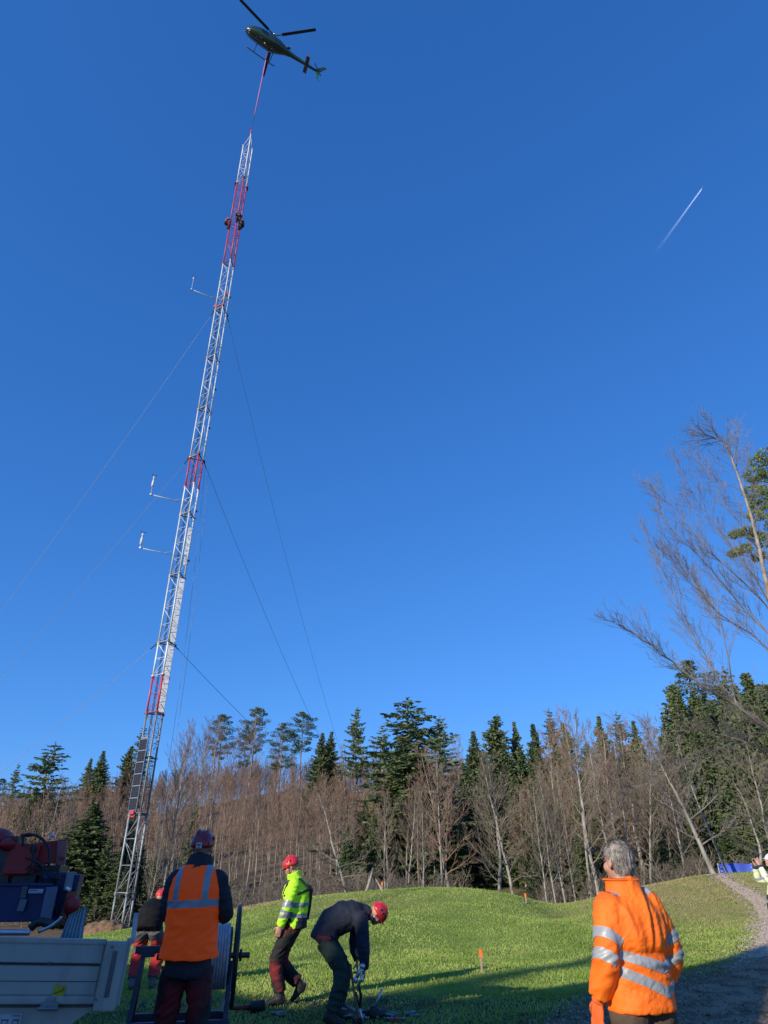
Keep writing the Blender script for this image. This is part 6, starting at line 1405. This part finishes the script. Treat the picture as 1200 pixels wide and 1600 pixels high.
def shade_tree(protos, ph, i, hitx, hity, s, nm, label, wf=1.0, bark=BARK, leaf=NEEDLED):
    p_ = V3((hitx, hity, 0)) + SD * s; h = TE * s + H(hitx, hity); plant(protos[i], nm, label, 'trees behind the viewer', p_.x, p_.y, h / ph * wf, i * 1.3, bark, leaf, sz=h / ph, z=0.0)
shade_tree(SPRUCE, 14, 0, 7.2, 19.2, 58, 'spruce_tree', 'tall spruce behind the viewer left of the barn', .5)
shade_tree(EDGE, 12, 0, 1.2, 26.6, 52, 'leafless_tree', 'bare tree behind the viewer far left', .35, BARK, TWIG)
shade_tree(EDGE, 12, 1, -.2, 19.5, 48, 'leafless_tree', 'bare tree behind the viewer beyond the barn', .5, BARK, TWIG)

# ---------------------------------------------------------------- light, sky, camera
w = bpy.data.worlds.new('World'); scene.world = w; w.use_nodes = True; N = w.node_tree.nodes; L = w.node_tree.links; bg = N['Background']
sky = N.new('ShaderNodeTexSky'); sky.sky_type = 'NISHITA'; sky.sun_disc = False; sky.sun_elevation = R(20); sky.sun_rotation = math.atan2(-.67, -.74) % (2 * math.pi)
sky.altitude = 600; sky.air_density = 1.0; sky.dust_density = .15; sky.ozone_density = 10
# grade the sky towards the deep winter blue of the photograph, channel by channel
sc_ = N.new('ShaderNodeSeparateColor'); cc_ = N.new('ShaderNodeCombineColor'); L.new(sky.outputs[0], sc_.inputs[0])
for i, (gam, mul) in enumerate(((.92, 12.0), (.68, 10.0), (.58, 13.4))):
    m0 = N.new('ShaderNodeMath'); m0.operation = 'MULTIPLY'; m0.inputs[1].default_value = .1; L.new(sc_.outputs[i], m0.inputs[0])
    m1 = N.new('ShaderNodeMath'); m1.operation = 'POWER'; m1.inputs[1].default_value = gam; L.new(m0.outputs[0], m1.inputs[0])
    m2 = N.new('ShaderNodeMath'); m2.operation = 'MULTIPLY'; m2.inputs[1].default_value = mul; L.new(m1.outputs[0], m2.inputs[0]); L.new(m2.outputs[0], cc_.inputs[i])
L.new(cc_.outputs[0], bg.inputs['Color']); bg.inputs['Strength'].default_value = .1
sn = bpy.data.lights.new('sun', 'SUN'); sn.energy = 5.0; sn.angle = R(.53); sn.color = (1, .92, .78); so = bpy.data.objects.new('sun', sn); COL.objects.link(so)
sdir = V3((SD.x * math.cos(R(20)), SD.y * math.cos(R(20)), math.sin(R(20)))); so.rotation_euler = (-sdir).to_track_quat('-Z', 'Y').to_euler(); so.location = sdir * 80
cam = bpy.data.cameras.new('camera'); co_ = bpy.data.objects.new('camera', cam); COL.objects.link(co_); co_.location = (0, 0, EYE); co_.rotation_euler = (math.pi / 2 + PITCH, 0, 0)
cam.sensor_fit = 'VERTICAL'; cam.sensor_height = 36; cam.sensor_width = 27; cam.lens = 36 * FPX / 1600; cam.clip_start = .05; cam.clip_end = 30000; scene.camera = co_
scene.view_settings.view_transform = 'Standard'; scene.view_settings.look = 'None'; scene.view_settings.exposure = 0; scene.view_settings.gamma = 1
scene.render.engine = 'CYCLES'; scene.cycles.max_bounces = 6; scene.cycles.transparent_max_bounces = 12
